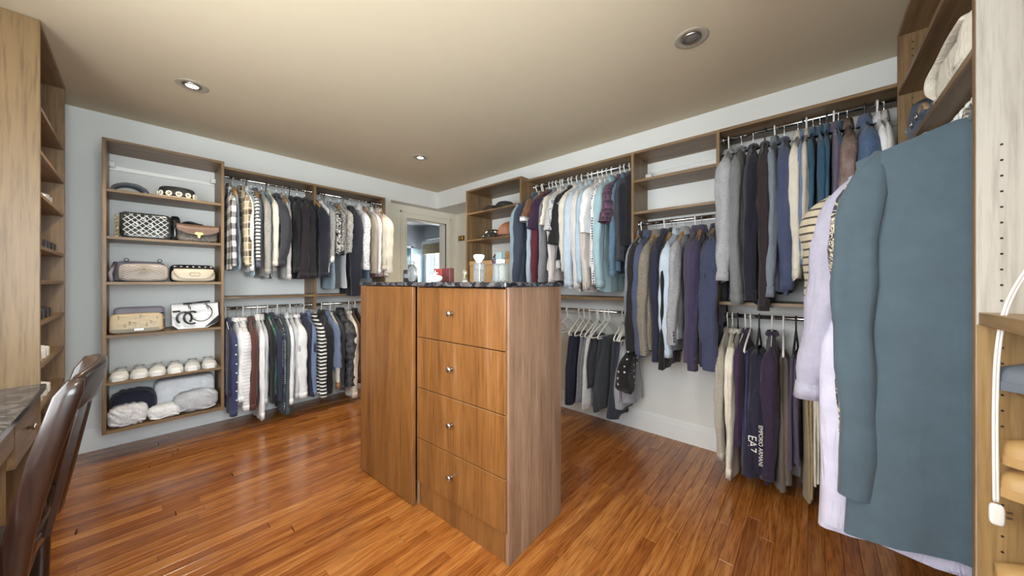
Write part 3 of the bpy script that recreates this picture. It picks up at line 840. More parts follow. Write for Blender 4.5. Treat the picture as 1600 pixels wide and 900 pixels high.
def garment(kind, label, mat, loc, rz, zs, T, group, seed, opt):
    r = random.Random(seed)
    nm, cat = KIND[kind]
    t = thing(nm, label, cat, loc, rz, group)
    m = fabric(mat); sw = opt.get('sw', 1.0)
    if kind in ('trousers', 'scarf'): return trousers(t, kind, m, zs, T, r, opt)
    w = opt.get('w', 0.192 if kind != 'jacket' else 0.20) + r.uniform(-0.008, 0.008)
    hem = opt.get('hem', zs - r.uniform(-0.03, 0.05) if kind != 'dress' else zs)
    n = 30; rows = 18
    th = np.linspace(0, 2 * PI, n, endpoint=False)
    cx = np.sign(np.cos(th)) * np.abs(np.cos(th)) ** 0.55
    sy = np.sign(np.sin(th)) * np.abs(np.sin(th)) ** 0.75
    vv = np.concatenate([[0, 0.012, 0.03, 0.06, 0.10], np.linspace(0.15, 1, rows - 5)])
    ph = [r.uniform(0, 6.28) for _ in range(6)]
    amp = T * 0.7
    P = []
    flare = r.uniform(0.0, 0.10) - (0.05 if kind == 'knit' else 0)
    slope = opt.get('slope', 0.60 if kind != 'jacket' else 0.56)
    for v in vv:
        W = w * (1 + flare * v - (0.06 if kind != 'tee' else 0.16) * math.sin(PI * min(1, v * 1.1)))
        x = W * cx
        zt = -0.088 - slope * np.maximum(0, np.abs(x) - 0.05)
        s = min(1, v * (abs(hem) - 0.1) / 0.07); s = s * (2 - s)
        ty = 0.003 + (T - 0.003) * s
        if kind == 'puffer': ty *= 0.85 + 0.3 * abs(math.sin(v * 22))
        y = ty * sy * (1 - 0.25 * np.abs(cx) ** 4)
        f = s * (0.35 + 0.65 * v)
        y = y + amp * f * (0.8 * np.sin(x / w * 5.0 + ph[0] + v * 1.1) + 0.5 * np.sin(x / w * 9.5 + ph[1] - v * 2.2) + 0.25 * np.sin(v * 17 + x * 25 + ph[2]))
        x = x + 0.010 * f * np.sin(v * 7 + ph[3]) + 0.008 * f * np.sin(th * 3 + ph[4])
        z = zt + (hem - zt) * v + 0.012 * v * np.sin(th * 2 + ph[5])
        x = np.where(x < 0, x * BACK, x)
        P.append(np.stack([x, y, z], 1))
    b = MB().grid(np.array(P), True)
    # the hem turns in a little so that the cloth reads as hollow
    last = np.array(P[-1]); inner = last * np.array([0.94, 0.6, 1]) + np.array([0, 0, 0.03]); inner[:, 1] = last[:, 1].mean() + (last[:, 1] - last[:, 1].mean()) * 0.5
    b.grid(np.array([last, inner]), True)
    b.build('body', m, t, True, world=False)
    zsh = -0.088 - slope * (w - 0.05)
    # sleeves
    short = kind == 'tee'
    if not opt.get('nosleeve'):
        for side in (1, -1):
            end = zs if side == 1 else zs + r.uniform(0, 0.08)
            L = (zsh - end)
            rows_c = []; rx = []; ry = []
            N = 16
            lean = opt['lean'] if 'lean' in opt else r.uniform(-0.012, 0.022) if not short else r.uniform(0.035, 0.075); wob = r.uniform(0, 6.28); yoff = r.uniform(-0.3, 0.3) * T
            rw = 0.060 if kind in ('jacket', 'puffer', 'knit') else 0.056
            TS = max(0.017, min(0.058, T * 1.25)) * sw
            for i in range(N + 1):
                q = i / N
                if q < 0.16: k = 0.25 + 0.75 * math.sin(q / 0.16 * PI / 2) if i else 0.12
                else: k = 1
                tap = 1 - (0.36 if not short else -0.25) * max(0, q - 0.1)
                fx = w - 0.045 + 0.045 * math.sin(min(1, q * 4) * PI / 2) + lean * q + 0.007 * math.sin(q * 9 + wob) * q
                fy = yoff * min(1, q * 4) + T * 0.4 * math.sin(q * 5 + wob) * q
                if opt.get('bend') and side == 1: fx += 0.05 * math.sin(PI * q); fy += 0.03 * math.sin(PI * q)
                wr = 1 + 0.07 * math.sin(q * 26 + wob) * (1 if 0.2 < q < 0.95 else 0.2)
                if kind == 'puffer': wr = 0.86 + 0.28 * abs(math.sin(q * 20))
                if kind in ('knit', 'shirt') and q > 0.93 and not short: tap *= 0.84
                rows_c.append((fx * side, fy, zsh + 0.022 - 0.028 * q - L * q))
                rx.append(max(0.004, rw * k * tap * wr * (1.2 if short else 1))); ry.append(max(0.003, TS * k * (tap * 0.6 + 0.4) * wr))
            S = tube_rows(rows_c, rx, ry, 16, 0.75)
            # lengthwise folds
            tt = np.linspace(0, 2 * PI, 16, endpoint=False)
            for i in range(N + 1):
                q = i / N; k = 0.17 * math.sin(PI * min(1, q * 1.2)) if q < 0.9 else 0.05
                c = S[i].mean(0)
                fac = 1 + k * np.sin(tt * 4 + wob + q * 4)
                S[i, :, :2] = c[:2] + (S[i, :, :2] - c[:2]) * fac[:, None]
            if side == -1: S[:, :, 0] *= BACK
            sb = MB().grid(S, True, cap0=True)
            e = S[-1]; c = e.mean(0); inn = c + (e - c) * 0.8; inn2 = inn.copy(); inn2[:, 2] += 0.03
            sb.grid(np.array([e, inn, inn2]), True, cap1=True)
            so = sb.build('sleeve', m, t, True, world=False)
            cuff = opt.get('cuff')
            if (kind in ('shirt', 'knit', 'blouse') or cuff) and side == 1:
                q0 = S[-2].copy(); q1 = S[-1].copy(); c0 = q0.mean(0); c1 = q1.mean(0)
                a = c0 + (q0 - c0) * np.array([1.10, 1.12, 1]); bb = c1 + (q1 - c1) * np.array([1.10, 1.12, 1]); bb[:, 2] -= 0.006
                if cuff: a[:, 2] += 0.02
                bi = c1 + (q1 - c1) * 0.85; bi[:, 2] -= 0.004
                MB().grid(np.array([q0, a, bb, bi]), True).build('cuff', fabric(cuff) if cuff else m, so, True, world=False)
            if opt.get('buttons') and side == 1:
                bm_ = {'white': WHITEPL, 'silver': STEEL, 'black': BLACKPL}[opt['buttons']]
                c = S[-1].mean(0); e = S[-2]
                for k in range(4 if kind == 'jacket' else 1):
                    zb = c[2] + 0.025 + 0.019 * k
                    ring = S[-2] if k < 2 else S[-3]; cc = ring.mean(0)
                    j = 2  # on the face towards the room
                    p = ring[2] if rz != PI else ring[2]
                    d = Vector((p[0] - cc[0], p[1] - cc[1], 0)).normalized()
                    q_ = Vector((p[0], p[1], zb)) + d * 0.001
                    MB().tube([q_, q_ + d * 0.004], 0.0065, 8).build('button', bm_, so, world=False)
            if mat == 'navystud' and side == 1:
                for k in range(14):
                    i = 3 + k * 0.85; i0 = int(i); ring = S[i0] * (1 - (i - i0)) + S[min(N, i0 + 1)] * (i - i0)
                    for j in ((3,) if k % 2 else (3, 1)):
                        p = Vector(ring[j]); c = Vector(ring.mean(0)); d = (p - c); d.z = 0; d.normalize()
                        MB().sel(p, (0.006, 0.006, 0.006), 1, 1, 8, 5).build('stud', WHITEPL, so, True, world=False)
    # collar
    if kind in ('shirt', 'jacket', 'tee', 'blouse', 'puffer', 'dress', 'knit'):
        hgt = {'shirt': 0.036, 'tee': 0.03, 'jacket': 0.040, 'puffer': 0.05, 'blouse': 0.018, 'dress': 0.015, 'knit': 0.016}[kind]
        if opt.get('hood'): hgt = 0.05
        tt = np.linspace(0, 2 * PI, 18, endpoint=False)
        rr = max(0.016, T * 0.9)
        def ring(kx, ky, z, tip=0): return np.stack([kx * np.cos(tt), ky * np.sin(tt), np.full(18, z) + tip * np.cos(tt)], 1)
        zc = -0.098
        rowsC = [ring(0.050, rr * 0.8, zc), ring(0.050, rr * 0.9, zc + hgt), ring(0.054, rr * 1.1, zc + hgt + 0.004), ring(0.064, rr * 1.45, zc + 0.002 - hgt * 0.2, -0.012)]
        MB().grid(np.array(rowsC), True).build('collar', m, t, True, world=False)
    return t

def trousers(t, kind, m, zs, T, r, opt):
    sw = opt.get('sw', 1.0)
    top = -0.188
    for leg in ((0,) if kind == 'scarf' else (0, 1)):
        n = 22; rows = 15
        th = np.linspace(0, 2 * PI, n, endpoint=False)
        cx = np.sign(np.cos(th)) * np.abs(np.cos(th)) ** 0.6; sy = np.sign(np.sin(th)) * np.abs(np.sin(th)) ** 0.8
        ph = [r.uniform(0, 6.28) for _ in range(4)]
        W0 = 0.125 if kind != 'scarf' else 0.05; W1 = 0.16 if kind != 'scarf' else 0.085
        end = zs + (0.035 * leg)
        TT = T * (0.55 if kind != 'scarf' else 0.8) * sw
        yo = (leg - 0.5) * T * 0.9 if kind != 'scarf' else 0
        P = []
        for v in [0, 0.006, 0.02] + list(np.linspace(0.06, 1, rows - 3)):
            s = min(1, v / 0.05)
            W = W0 + (W1 - W0) * min(1, v * 1.4)
            if kind == 'scarf' and v > 0.85: W *= 1 - (v - 0.85) / 0.15 * 0.8
            x = W * opt.get('wide', 1.0) * cx + opt.get('xo', 0.05) * min(1, v * 2) + 0.01 * math.sin(v * 6 + ph[0])
            y = yo * s + TT * (0.25 + 0.75 * s) * sy * (1 + 0.2 * v) + TT * 0.5 * v * np.sin(x * 32 + ph[1]) + TT * 0.3 * v * np.sin(x * 60 + ph[2] + v * 3)
            z = top + (end - top) * v + 0.010 * v * np.sin(th + ph[3])
            x = np.where(x < 0, x * 0.9, x)
            P.append(np.stack([x, y, z + 0 * x], 1))
        b = MB().grid(np.array(P), True, cap0=True)
        e = np.array(P[-1]); c = e.mean(0); inn = c + (e - c) * np.array([0.95, 0.6, 1]); inn[:, 2] += 0.03
        b.grid(np.array([e, inn]), True)
        lo = b.build('leg' if kind == 'trousers' else 'cloth', m, t, True, world=False)
        if opt.get('logo') and leg == 1:
            add_logo(lo, P, yo)
    return t

def text_mesh(txt, size, extrude=0.0003):
    cu = bpy.data.curves.new('lettering', 'FONT'); cu.body = txt; cu.size = size; cu.extrude = extrude
    cu.align_x = 'CENTER'; cu.align_y = 'CENTER'
    o = bpy.data.objects.new('lettering', cu); COL.objects.link(o)
    dg = bpy.context.evaluated_depsgraph_get()
    me = bpy.data.meshes.new_from_object(o.evaluated_get(dg)); bpy.data.objects.remove(o)
    return me

def lettering(txt, size, mat, parent, matrix, label):
    me = text_mesh(txt, size); me.materials.clear(); me.materials.append(mat)
    o = bpy.data.objects.new('lettering', me); COL.objects.link(o); o.parent = parent; o.matrix_local = matrix
    o['label'] = label
    return o

def add_logo(lo, P, yo):
    """white wordmark down the front fold of the leg, reading along it"""
    xs = max(float(np.max(p[:, 0])) for p in P[-7:])
    yc = float(np.mean([p[np.argmax(p[:, 0]), 1] for p in P[-6:]])); zc = float(P[-4][:, 2].mean())
    for y, txt, sz in ((0.018, 'EMPORIO ARMANI', 0.027), (-0.021, 'EA7', 0.056)):
        M = Matrix(((0, 0, 1, xs + 0.002), (0, 1, 0, yc + y), (-1, 0, 0, zc), (0, 0, 0, 1)))
        lettering(txt, sz, WHITEPL, lo, M, 'white printed wordmark')

ORD = ['first', 'second', 'third', 'fourth', 'fifth', 'sixth', 'seventh', 'eighth', 'ninth', 'tenth', 'eleventh', 'twelfth', 'thirteenth', 'fourteenth', 'fifteenth', 'sixteenth',
       'seventeenth', 'eighteenth', 'nineteenth', 'twentieth', 'twenty-first', 'twenty-second', 'twenty-third', 'twenty-fourth', 'twenty-fifth', 'twenty-sixth', 'twenty-seventh', 'twenty-eighth', 'twenty-ninth', 'thirtieth', 'thirty-first', 'thirty-second', 'thirty-third', 'thirty-fourth']

def fill_rail(rows, place, rz, where, group, hk, rev=False, seed=0, lo=None, hi=None):
    """rows: (kind, look, fabric, position along the rail, sleeve end below the rail, options), sorted by position"""
    n = len(rows); r = random.Random(seed)
    pos = [q[3] for q in rows]
    for i, (kind, look, mat, p, zs, opt) in enumerate(rows):
        gaps = []
        if i: gaps.append(p - pos[i - 1])
        if i < n - 1: gaps.append(pos[i + 1] - p)
        T = max(0.011, min(0.034, 0.46 * sum(gaps) / len(gaps)))
        if lo is not None: p = min(max(p, lo), hi)
        o = ORD[n - 1 - i if rev else i]
        a = rz + R(opt['rot'] if 'rot' in opt else r.uniform(-5, 5))
        lab = f'{look}, {o} {where}'
        if len(lab.split()) > 15: lab = f'{look}, {o} {where.split(",")[0]}'
        garment(kind, lab, mat, place(p), a, zs, T, group, seed * 100 + i, opt)
        h = hk[i % len(hk)]
        hanger(h, place(p), a, f'{HNAME[h]} of the {o} garment {where}', 'hangers ' + where)
# ------------------------------------------------------------------ clothes on the rails (positions in metres along each rail, lengths below the rail)
A1 = [
    ('shirt', 'black and white buffalo check shirt', 'buffalo', 0.499, -0.731, {'sw': 1.25}),
    ('blouse', 'pale denim vest', 'denim', 0.527, -0.75, {'nosleeve': 1, 'hem': -0.76}),
    ('shirt', 'tan plaid flannel shirt', 'tanplaid', 0.581, -0.728, {'sw': 1.1}),
    ('shirt', 'plain white shirt', 'white', 0.616, -0.767, {}),
    ('blouse', 'light blue denim top', 'skyblue', 0.635, -0.8, {'nosleeve': 1, 'hem': -0.81}),
    ('knit', 'black and white ladder striped knit top', 'ladder', 0.65, -0.678, {}),
    ('shirt', 'slate blue shirt', 'slate', 0.678, -0.738, {}),
    ('knit', 'grey cable knit sweater', 'heather', 0.724, -0.791, {'sw': 1.1}),
    ('blouse', 'washed denim vest', 'denim', 0.755, -0.825, {'nosleeve': 1, 'hem': -0.83}),
    ('shirt', 'cream white shirt', 'cream', 0.772, -0.721, {}),
    ('blouse', 'charcoal blouse with one sleeve folded up', 'charcoal', 0.832, -0.718, {'sw': 1.3, 'bend': 1}),
    ('shirt', 'pale grey ticking striped shirt', 'ticking', 0.88, -0.838, {}),
    ('blouse', 'light denim tunic', 'skyblue', 0.905, -0.802, {'nosleeve': 1, 'hem': -0.82}),
    ('knit', 'black knit top', 'black', 0.934, -0.773, {}),
    ('blouse', 'dark plum blouse', 'darkplum', 0.994, -0.823, {'sw': 1.25}),
    ('blouse', 'black satin blouse', 'black', 1.06, -0.822, {'sw': 1.15}),
    ('blouse', 'deep navy blouse', 'navyblack', 1.138, -0.814, {'sw': 1.2}),
    ('blouse', 'white lace top', 'white', 1.189, -0.736, {'nosleeve': 1, 'hem': -0.77}),
    ('jacket', 'black and white houndstooth jacket with white cuffs', 'houndstooth', 1.228, -0.672, {'sw': 1.25, 'cuff': 'white'}),
    ('blouse', 'faded denim tunic', 'denim', 1.257, -0.938, {'nosleeve': 1, 'hem': -0.93}),
    ('blouse', 'zebra print blouse', 'zebra', 1.29, -0.591, {}),
    ('knit', 'black and white paisley print top with a black hem', 'paisley', 1.343, -0.595, {'cuff': 'black'}),
    ('blouse', 'silver grey tunic', 'palegrey', 1.371, -0.94, {'nosleeve': 1, 'hem': -0.92}),
    ('shirt', 'grey flecked shirt', 'tweedgrey', 1.41, -0.567, {}),
    ('dress', 'long navy black dress', 'navyblack', 1.475, -0.999, {'sw': 1.3}),
    ('jacket', 'white tweed jacket with grey flecks', 'tweed', 1.57, -0.738, {'sw': 1.1}),
    ('blouse', 'dark blue denim top', 'denimgrey', 1.6, -0.859, {'nosleeve': 1, 'hem': -0.84}),
    ('jacket', 'taupe jacket', 'taupe', 1.644, -0.773, {}),
    ('shirt', 'crisp white shirt', 'white', 1.697, -0.772, {}),
    ('blouse', 'pink floral top', 'pinkflower', 1.724, -0.815, {'nosleeve': 1, 'hem': -0.8}),
    ('shirt', 'light beige shirt', 'sand', 1.761, -0.732, {}),
    ('jacket', 'cream linen jacket', 'ivory', 1.832, -0.766, {'sw': 1.15}),
]
A2 = [
    ('knit', 'dark navy sweater', 'navy', 0.471, -0.648, {}),
    ('knit', 'navy sweater with white studs down the sleeve', 'navystud', 0.497, -0.823, {'sw': 1.3}),
    ('blouse', 'white ruffled blouse', 'white', 0.548, -0.72, {}),
    ('knit', 'white ribbed cardigan', 'whiterib', 0.595, -0.805, {'sw': 1.1}),
    ('knit', 'brown cardigan with dark buttons', 'brown', 0.652, -0.801, {'sw': 1.1, 'buttons': 'black'}),
    ('shirt', 'long white shirt with pointed tails', 'white', 0.693, -0.901, {}),
    ('shirt', 'pale grey shirt', 'palegrey', 0.723, -0.78, {}),
    ('jacket', 'black jacket', 'black', 0.746, -0.786, {}),
    ('knit', 'green sweater', 'green', 0.765, -0.721, {}),
    ('jacket', 'charcoal navy jacket', 'charnavy', 0.797, -0.785, {'sw': 1.1}),
    ('knit', 'dark slate sweater with pale dots', 'slatedot', 0.838, -0.881, {}),
    ('knit', 'slate grey sweater', 'slatedark', 0.867, -0.918, {}),
    ('shirt', 'bright white shirt', 'white', 0.909, -0.829, {}),
    ('knit', 'light grey sweater', 'palegrey', 0.937, -0.793, {}),
    ('knit', 'white wool sweater with wide sleeves', 'whitewool', 0.988, -0.798, {'sw': 1.3}),
    ('blouse', 'dark navy blouse', 'navy', 1.049, -0.806, {}),
    ('shirt', 'blue grey shirt', 'bluegrey', 1.088, -0.801, {}),
    ('knit', 'bold black and white striped sweater', 'boldstripe', 1.13, -0.839, {}),
    ('jacket', 'black bomber jacket', 'black', 1.204, -0.83, {'sw': 1.3}),
    ('tee', 'blue grey short sleeved top', 'bluegrey', 1.254, -0.575, {'hem': -0.62}),
    ('knit', 'cream knit with a brown cuff band', 'cream', 1.285, -0.794, {'cuff': 'tan'}),
    ('knit', 'dark grey knit', 'charcoal', 1.317, -0.81, {}),
    ('puffer', 'black quilted puffer jacket', 'puffer', 1.383, -0.793, {'sw': 1.3}),
    ('knit', 'cream sweater beside the quilted jacket', 'cream', 1.464, -0.914, {}),
    ('knit', 'brown wool sweater', 'brown', 1.497, -0.77, {}),
    ('jacket', 'black coat next to the island', 'black', 1.527, -0.826, {}),
]
B1 = [
    ('jacket', 'black jacket nearest the open shelves', 'navyblack', 1.016, -0.634, {}),
    ('shirt', 'dark grey shirt', 'charcoal', 1.052, -0.74, {}),
    ('shirt', 'faded grey denim shirt', 'denimgrey', 1.095, -0.855, {'sw': 1.1}),
    ('tee', 'purple plaid short sleeved shirt', 'purpleplaid', 1.129, -0.466, {'hem': -0.75, 'sw': 1.2}),
    ('shirt', 'pale teal shirt', 'paleteal', 1.2, -0.938, {}),
    ('shirt', 'white shirt with rows of black dots', 'dotrow', 1.243, -0.917, {}),
    ('tee', 'white short sleeved shirt', 'white', 1.281, -0.527, {'hem': -0.8}),
    ('shirt', 'beige pinstriped shirt', 'beigestripe', 1.32, -0.954, {'sw': 1.1}),
    ('shirt', 'pale sky blue shirt', 'paleblue2', 1.376, -0.903, {}),
    ('shirt', 'off white shirt', 'offwhite', 1.41, -0.947, {'sw': 1.1}),
    ('shirt', 'large pale blue grey shirt', 'paleblue', 1.472, -0.933, {'sw': 1.3}),
    ('shirt', 'pale cream shirt', 'ivory', 1.52, -0.811, {}),
    ('tee', 'black polo shirt', 'black', 1.573, -0.592, {'hem': -0.72}),
    ('tee', 'grey pinstriped short sleeved shirt', 'ticking', 1.606, -0.48, {'hem': -0.8, 'sw': 1.2}),
    ('shirt', 'pinkish white shirt', 'pinkwhite', 1.667, -0.902, {}),
    ('tee', 'cream short sleeved shirt', 'cream', 1.69, -0.424, {'hem': -0.8}),
    ('shirt', 'mid grey shirt', 'midgrey', 1.734, -0.918, {}),
    ('tee', 'plum purple tee', 'plum', 1.774, -0.447, {'hem': -0.74}),
    ('shirt', 'maroon shirt', 'maroon', 1.811, -0.952, {}),
    ('tee', 'tan brown short sleeved shirt with a white cuff', 'tanbrown', 1.886, -0.369, {'cuff': 'white', 'hem': -0.8}),
    ('shirt', 'sky blue shirt', 'skyblue', 1.901, -0.952, {}),
    ('shirt', 'charcoal blue shirt', 'charblue', 1.973, -0.953, {'rot': -12, 'w': 0.225}),
    ('shirt', 'light denim shirt', 'denim', 2.031, -0.954, {'rot': -20, 'w': 0.235, 'sw': 1.3}),
]
B2 = [
    ('jacket', 'dark navy suit jacket nearest the casual tops', 'navywool', 0.408, -0.954, {}),
    ('jacket', 'slate blue suit jacket with silver cuff buttons', 'slatewool', 0.47, -0.971, {'sw': 1.35, 'buttons': 'silver'}),
    ('jacket', 'purple grey suit jacket', 'purplewool', 0.553, -0.989, {'buttons': 'silver'}),
    ('jacket', 'dark mauve suit jacket', 'mauvewool', 0.594, -0.941, {'sw': 1.15, 'buttons': 'silver'}),
    ('jacket', 'light grey suit jacket with black cuff buttons', 'lightgreywool', 0.658, -0.838, {'buttons': 'black'}),
    ('shirt', 'pale blue dress shirt', 'paleblue', 0.715, -0.924, {'sw': 1.5, 'w': 0.215}),
    ('jacket', 'black dinner jacket', 'black', 0.745, -1.009, {}),
    ('jacket', 'navy suit jacket', 'navywool', 0.795, -0.973, {}),
    ('jacket', 'taupe suit jacket', 'taupewool', 0.85, -0.936, {'buttons': 'silver'}),
    ('jacket', 'steel blue suit jacket', 'steel', 0.915, -0.935, {'buttons': 'silver'}),
    ('jacket', 'grey wool suit jacket', 'greywool', 0.973, -0.908, {'buttons': 'white'}),
    ('jacket', 'black brown suit jacket', 'blackbrown', 1.05, -0.918, {'sw': 1.1}),
]
B3 = [
    ('scarf', 'black and white patterned scarf', 'scarf', 0.915, -0.565, {'xo': 0.17, 'sw': 1.6}),
    ('trousers', 'light grey trousers with a burgundy side stripe', 'greystripe', 1.044, -0.687, {'sw': 1.3}),
    ('trousers', 'dark slate trousers', 'slatedark2', 1.109, -0.78, {'sw': 1.3}),
    ('trousers', 'dark grey wool trousers', 'darkgreywool', 1.222, -0.769, {'sw': 1.1}),
    ('trousers', 'charcoal trousers with short legs', 'charcoal', 1.317, -0.602, {'sw': 1.0}),
    ('trousers', 'white trousers', 'white', 1.329, -0.762, {}),
    ('trousers', 'light grey trousers', 'greywool', 1.397, -0.731, {}),
    ('trousers', 'dark navy trousers', 'navywool', 1.5, -0.772, {'sw': 1.2}),
]
C1 = [
    ('shirt', 'ivory shirt in the far corner', 'offwhite', -0.276, -0.9, {}),
    ('shirt', 'white shirt in the far corner', 'white', -0.253, -0.9, {}),
    ('jacket', 'dusty blue bomber jacket', 'dustyblue', -0.208, -0.9, {'sw': 1.3}),
    ('jacket', 'mauve brown leather jacket', 'leather', -0.143, -0.874, {'sw': 1.2}),
    ('shirt', 'dark teal shirt', 'teal2', -0.109, -0.824, {}),
    ('shirt', 'dusty mauve shirt', 'mauve', -0.091, -0.823, {}),
    ('shirt', 'teal denim shirt', 'teal', -0.063, -0.835, {'sw': 1.1}),
    ('shirt', 'blue teal shirt', 'teal2', -0.035, -0.834, {}),
    ('shirt', 'deep teal shirt', 'teal', -0.007, -0.82, {'sw': 1.2}),
    ('shirt', 'stone shirt', 'sand', 0.021, -0.792, {}),
    ('shirt', 'dusty blue shirt', 'bluegrey', 0.036, -0.818, {}),
    ('shirt', 'cream shirt with turned cuffs', 'ivory', 0.058, -0.891, {}),
    ('knit', 'slate blue sweatshirt with ribbed cuffs', 'slateblue', 0.12, -0.954, {'sw': 1.2}),
    ('shirt', 'steel grey shirt', 'steelgrey', 0.164, -0.994, {}),
    ('knit', 'dark brown ribbed cardigan', 'ribbrown', 0.212, -1.073, {'sw': 1.1}),
    ('knit', 'navy black sweater', 'navyblack', 0.27, -1.018, {'sw': 1.1}),
    ('knit', 'mid grey sweater', 'midgrey2', 0.33, -1.042, {}),
    ('knit', 'light grey marl sweater', 'marl', 0.399, -0.902, {'sw': 1.2}),
]
C2 = [
    ('trousers', 'dark brown trousers', 'darkbrown', -0.044, -0.809, {}),
    ('trousers', 'cream trousers', 'cream', -0.01, -0.857, {}),
    ('trousers', 'tan corduroy trousers', 'cord', 0.022, -0.947, {}),
    ('trousers', 'dusky purple trousers', 'duskpurple', 0.067, -0.81, {}),
    ('trousers', 'taupe wide trousers', 'taupe2', 0.124, -0.934, {'sw': 1.2}),
    ('knit', 'dark plum hooded sweatshirt', 'darkplum2', 0.177, -0.865, {'sw': 1.2}),
    ('trousers', 'dark navy track trousers with white lettering', 'navytrack', 0.24, -0.894, {'sw': 2.6, 'logo': 1, 'xo': 0.1}),
    ('trousers', 'blue violet track trousers', 'violet', 0.282, -0.85, {}),
    ('knit', 'plum sweatshirt', 'plum2', 0.309, -0.736, {'sw': 1.1}),
    ('knit', 'ivory hooded sweater', 'ivory', 0.349, -0.921, {}),
    ('knit', 'cream sweater', 'cream', 0.378, -0.819, {}),
    ('knit', 'oatmeal marl sweater', 'oatmeal', 0.416, -0.839, {'sw': 1.1}),
]
A_TOP, A_LOW = 2.065, 0.977
fill_rail(A1, lambda p: (p, RY, A_TOP), -PI / 2, 'from the handbag shelves, upper rail', 'clothes on the upper back rail', ('wire', 'wood', 'wire', 'black', 'wire'), seed=11, lo=0.485, hi=1.79)
fill_rail(A2, lambda p: (p, RY, A_LOW), -PI / 2, 'from the handbag shelves, lower rail', 'clothes on the lower back rail', ('white', 'wire', 'wire', 'white', 'wire'), seed=12, lo=0.48, hi=1.79)
fill_rail(B1, lambda p: (RX, p, 2.105), PI, 'from the hat shelves, shirt rail', 'shirts on the right wall', ('white',), rev=True, seed=13, lo=1.02, hi=1.96)
fill_rail(B2, lambda p: (RX, p, 1.635), PI, 'from the shirts, suit rail', 'suit jackets under the empty shelves', ('wood', 'wire', 'wood', 'white'), rev=True, seed=14, lo=0.47, hi=0.962)
fill_rail(B3, lambda p: (RX, p, 0.955), PI, 'from the island, trouser rail', 'trousers under the shirts', ('white',), rev=True, seed=15, lo=1.02, hi=1.95)
fill_rail(C1, lambda p: (RX, p, 2.12), PI, 'from the empty shelves, upper corner rail', 'tops on the upper corner rail', ('wire', 'white', 'black', 'wire'), rev=True, seed=16, hi=0.405, lo=-0.5)
fill_rail(C2, lambda p: (RX, p, 0.983), PI, 'from the empty shelves, lower corner rail', 'clothes on the lower corner rail', ('black', 'white', 'white'), rev=True, seed=17, hi=0.405, lo=-0.5)
# spare hangers with bare shoulders on the trouser rail
for i, p in enumerate((1.06, 1.26, 1.45, 1.62, 1.72)):
    hanger('white', (RX, p, 0.955), PI + R(rng.uniform(-14, 14)), f'bare white hanger, {ORD[4 - i]} spare one from the island, trouser rail', 'spare hangers')

# long clothes on the end wall
GD = 'long clothes in the near corner'
def dgar(kind, look, mat, x, zs, opt, T=0.03, hk='white', seed=0, dy=0.0, a=0.0):
    garment(kind, look, mat, (x, DROD_Y + dy, DROD_Z), PI / 2 + R(a), zs, T, GD, 900 + seed, opt)
    hanger(hk, (x, DROD_Y + dy, DROD_Z), PI / 2 + R(a), f'white plastic hanger of the {look}', 'white hangers in the near corner')
dgar('dress', 'long teal to charcoal robe, nearest garment in the corner unit', 'tealcrepe', 1.475, -1.19, dict(w=0.270, hem=-1.30, sw=0.95, slope=0.36), 0.030, seed=1)
dgar('trousers', 'pale lavender wide cotton trousers behind the long robe', 'lavwhite', 1.58, -1.38, dict(sw=1.6, wide=1.2, xo=0.165), 0.04, seed=2)
dgar('knit', 'lavender grey sweatshirt behind the long robe', 'lavender', 1.60, -0.94, dict(w=0.285, sw=1.4, slope=0.42, lean=0.10, hem=-0.80), 0.03, seed=3)
dgar('blouse', 'slate panelled blouse behind the lavender sweatshirt', 'slatepanel', 1.79, -0.90, dict(w=0.27), 0.022, seed=4)
dgar('jacket', 'cream and slate animal print jacket in the corner unit', 'animal', 1.535, -1.02, dict(w=0.262, sw=1.2, slope=0.42), 0.026, seed=5)
dgar('blouse', 'sand and black striped blouse in the corner unit', 'stripesand', 1.95, -0.74, dict(w=0.31, sw=1.5, slope=0.42), 0.028, seed=6, dy=0.05)
dgar('dress', 'leopard print dress in the corner unit', 'leopard', 2.03, -1.12, dict(w=0.27), 0.022, seed=7)
dgar('blouse', 'cream silk blouse deepest in the corner unit', 'cream', 2.12, -1.0, dict(w=0.26), 0.022, seed=8)
for i in range(11):
    x = 1.64 + i * 0.055
    hanger('white', (x, DROD_Y, DROD_Z), PI / 2 + R(rng.uniform(-10, 10)), f'spare white hanger, {ORD[i]} behind the long robe', 'white hangers in the near corner')

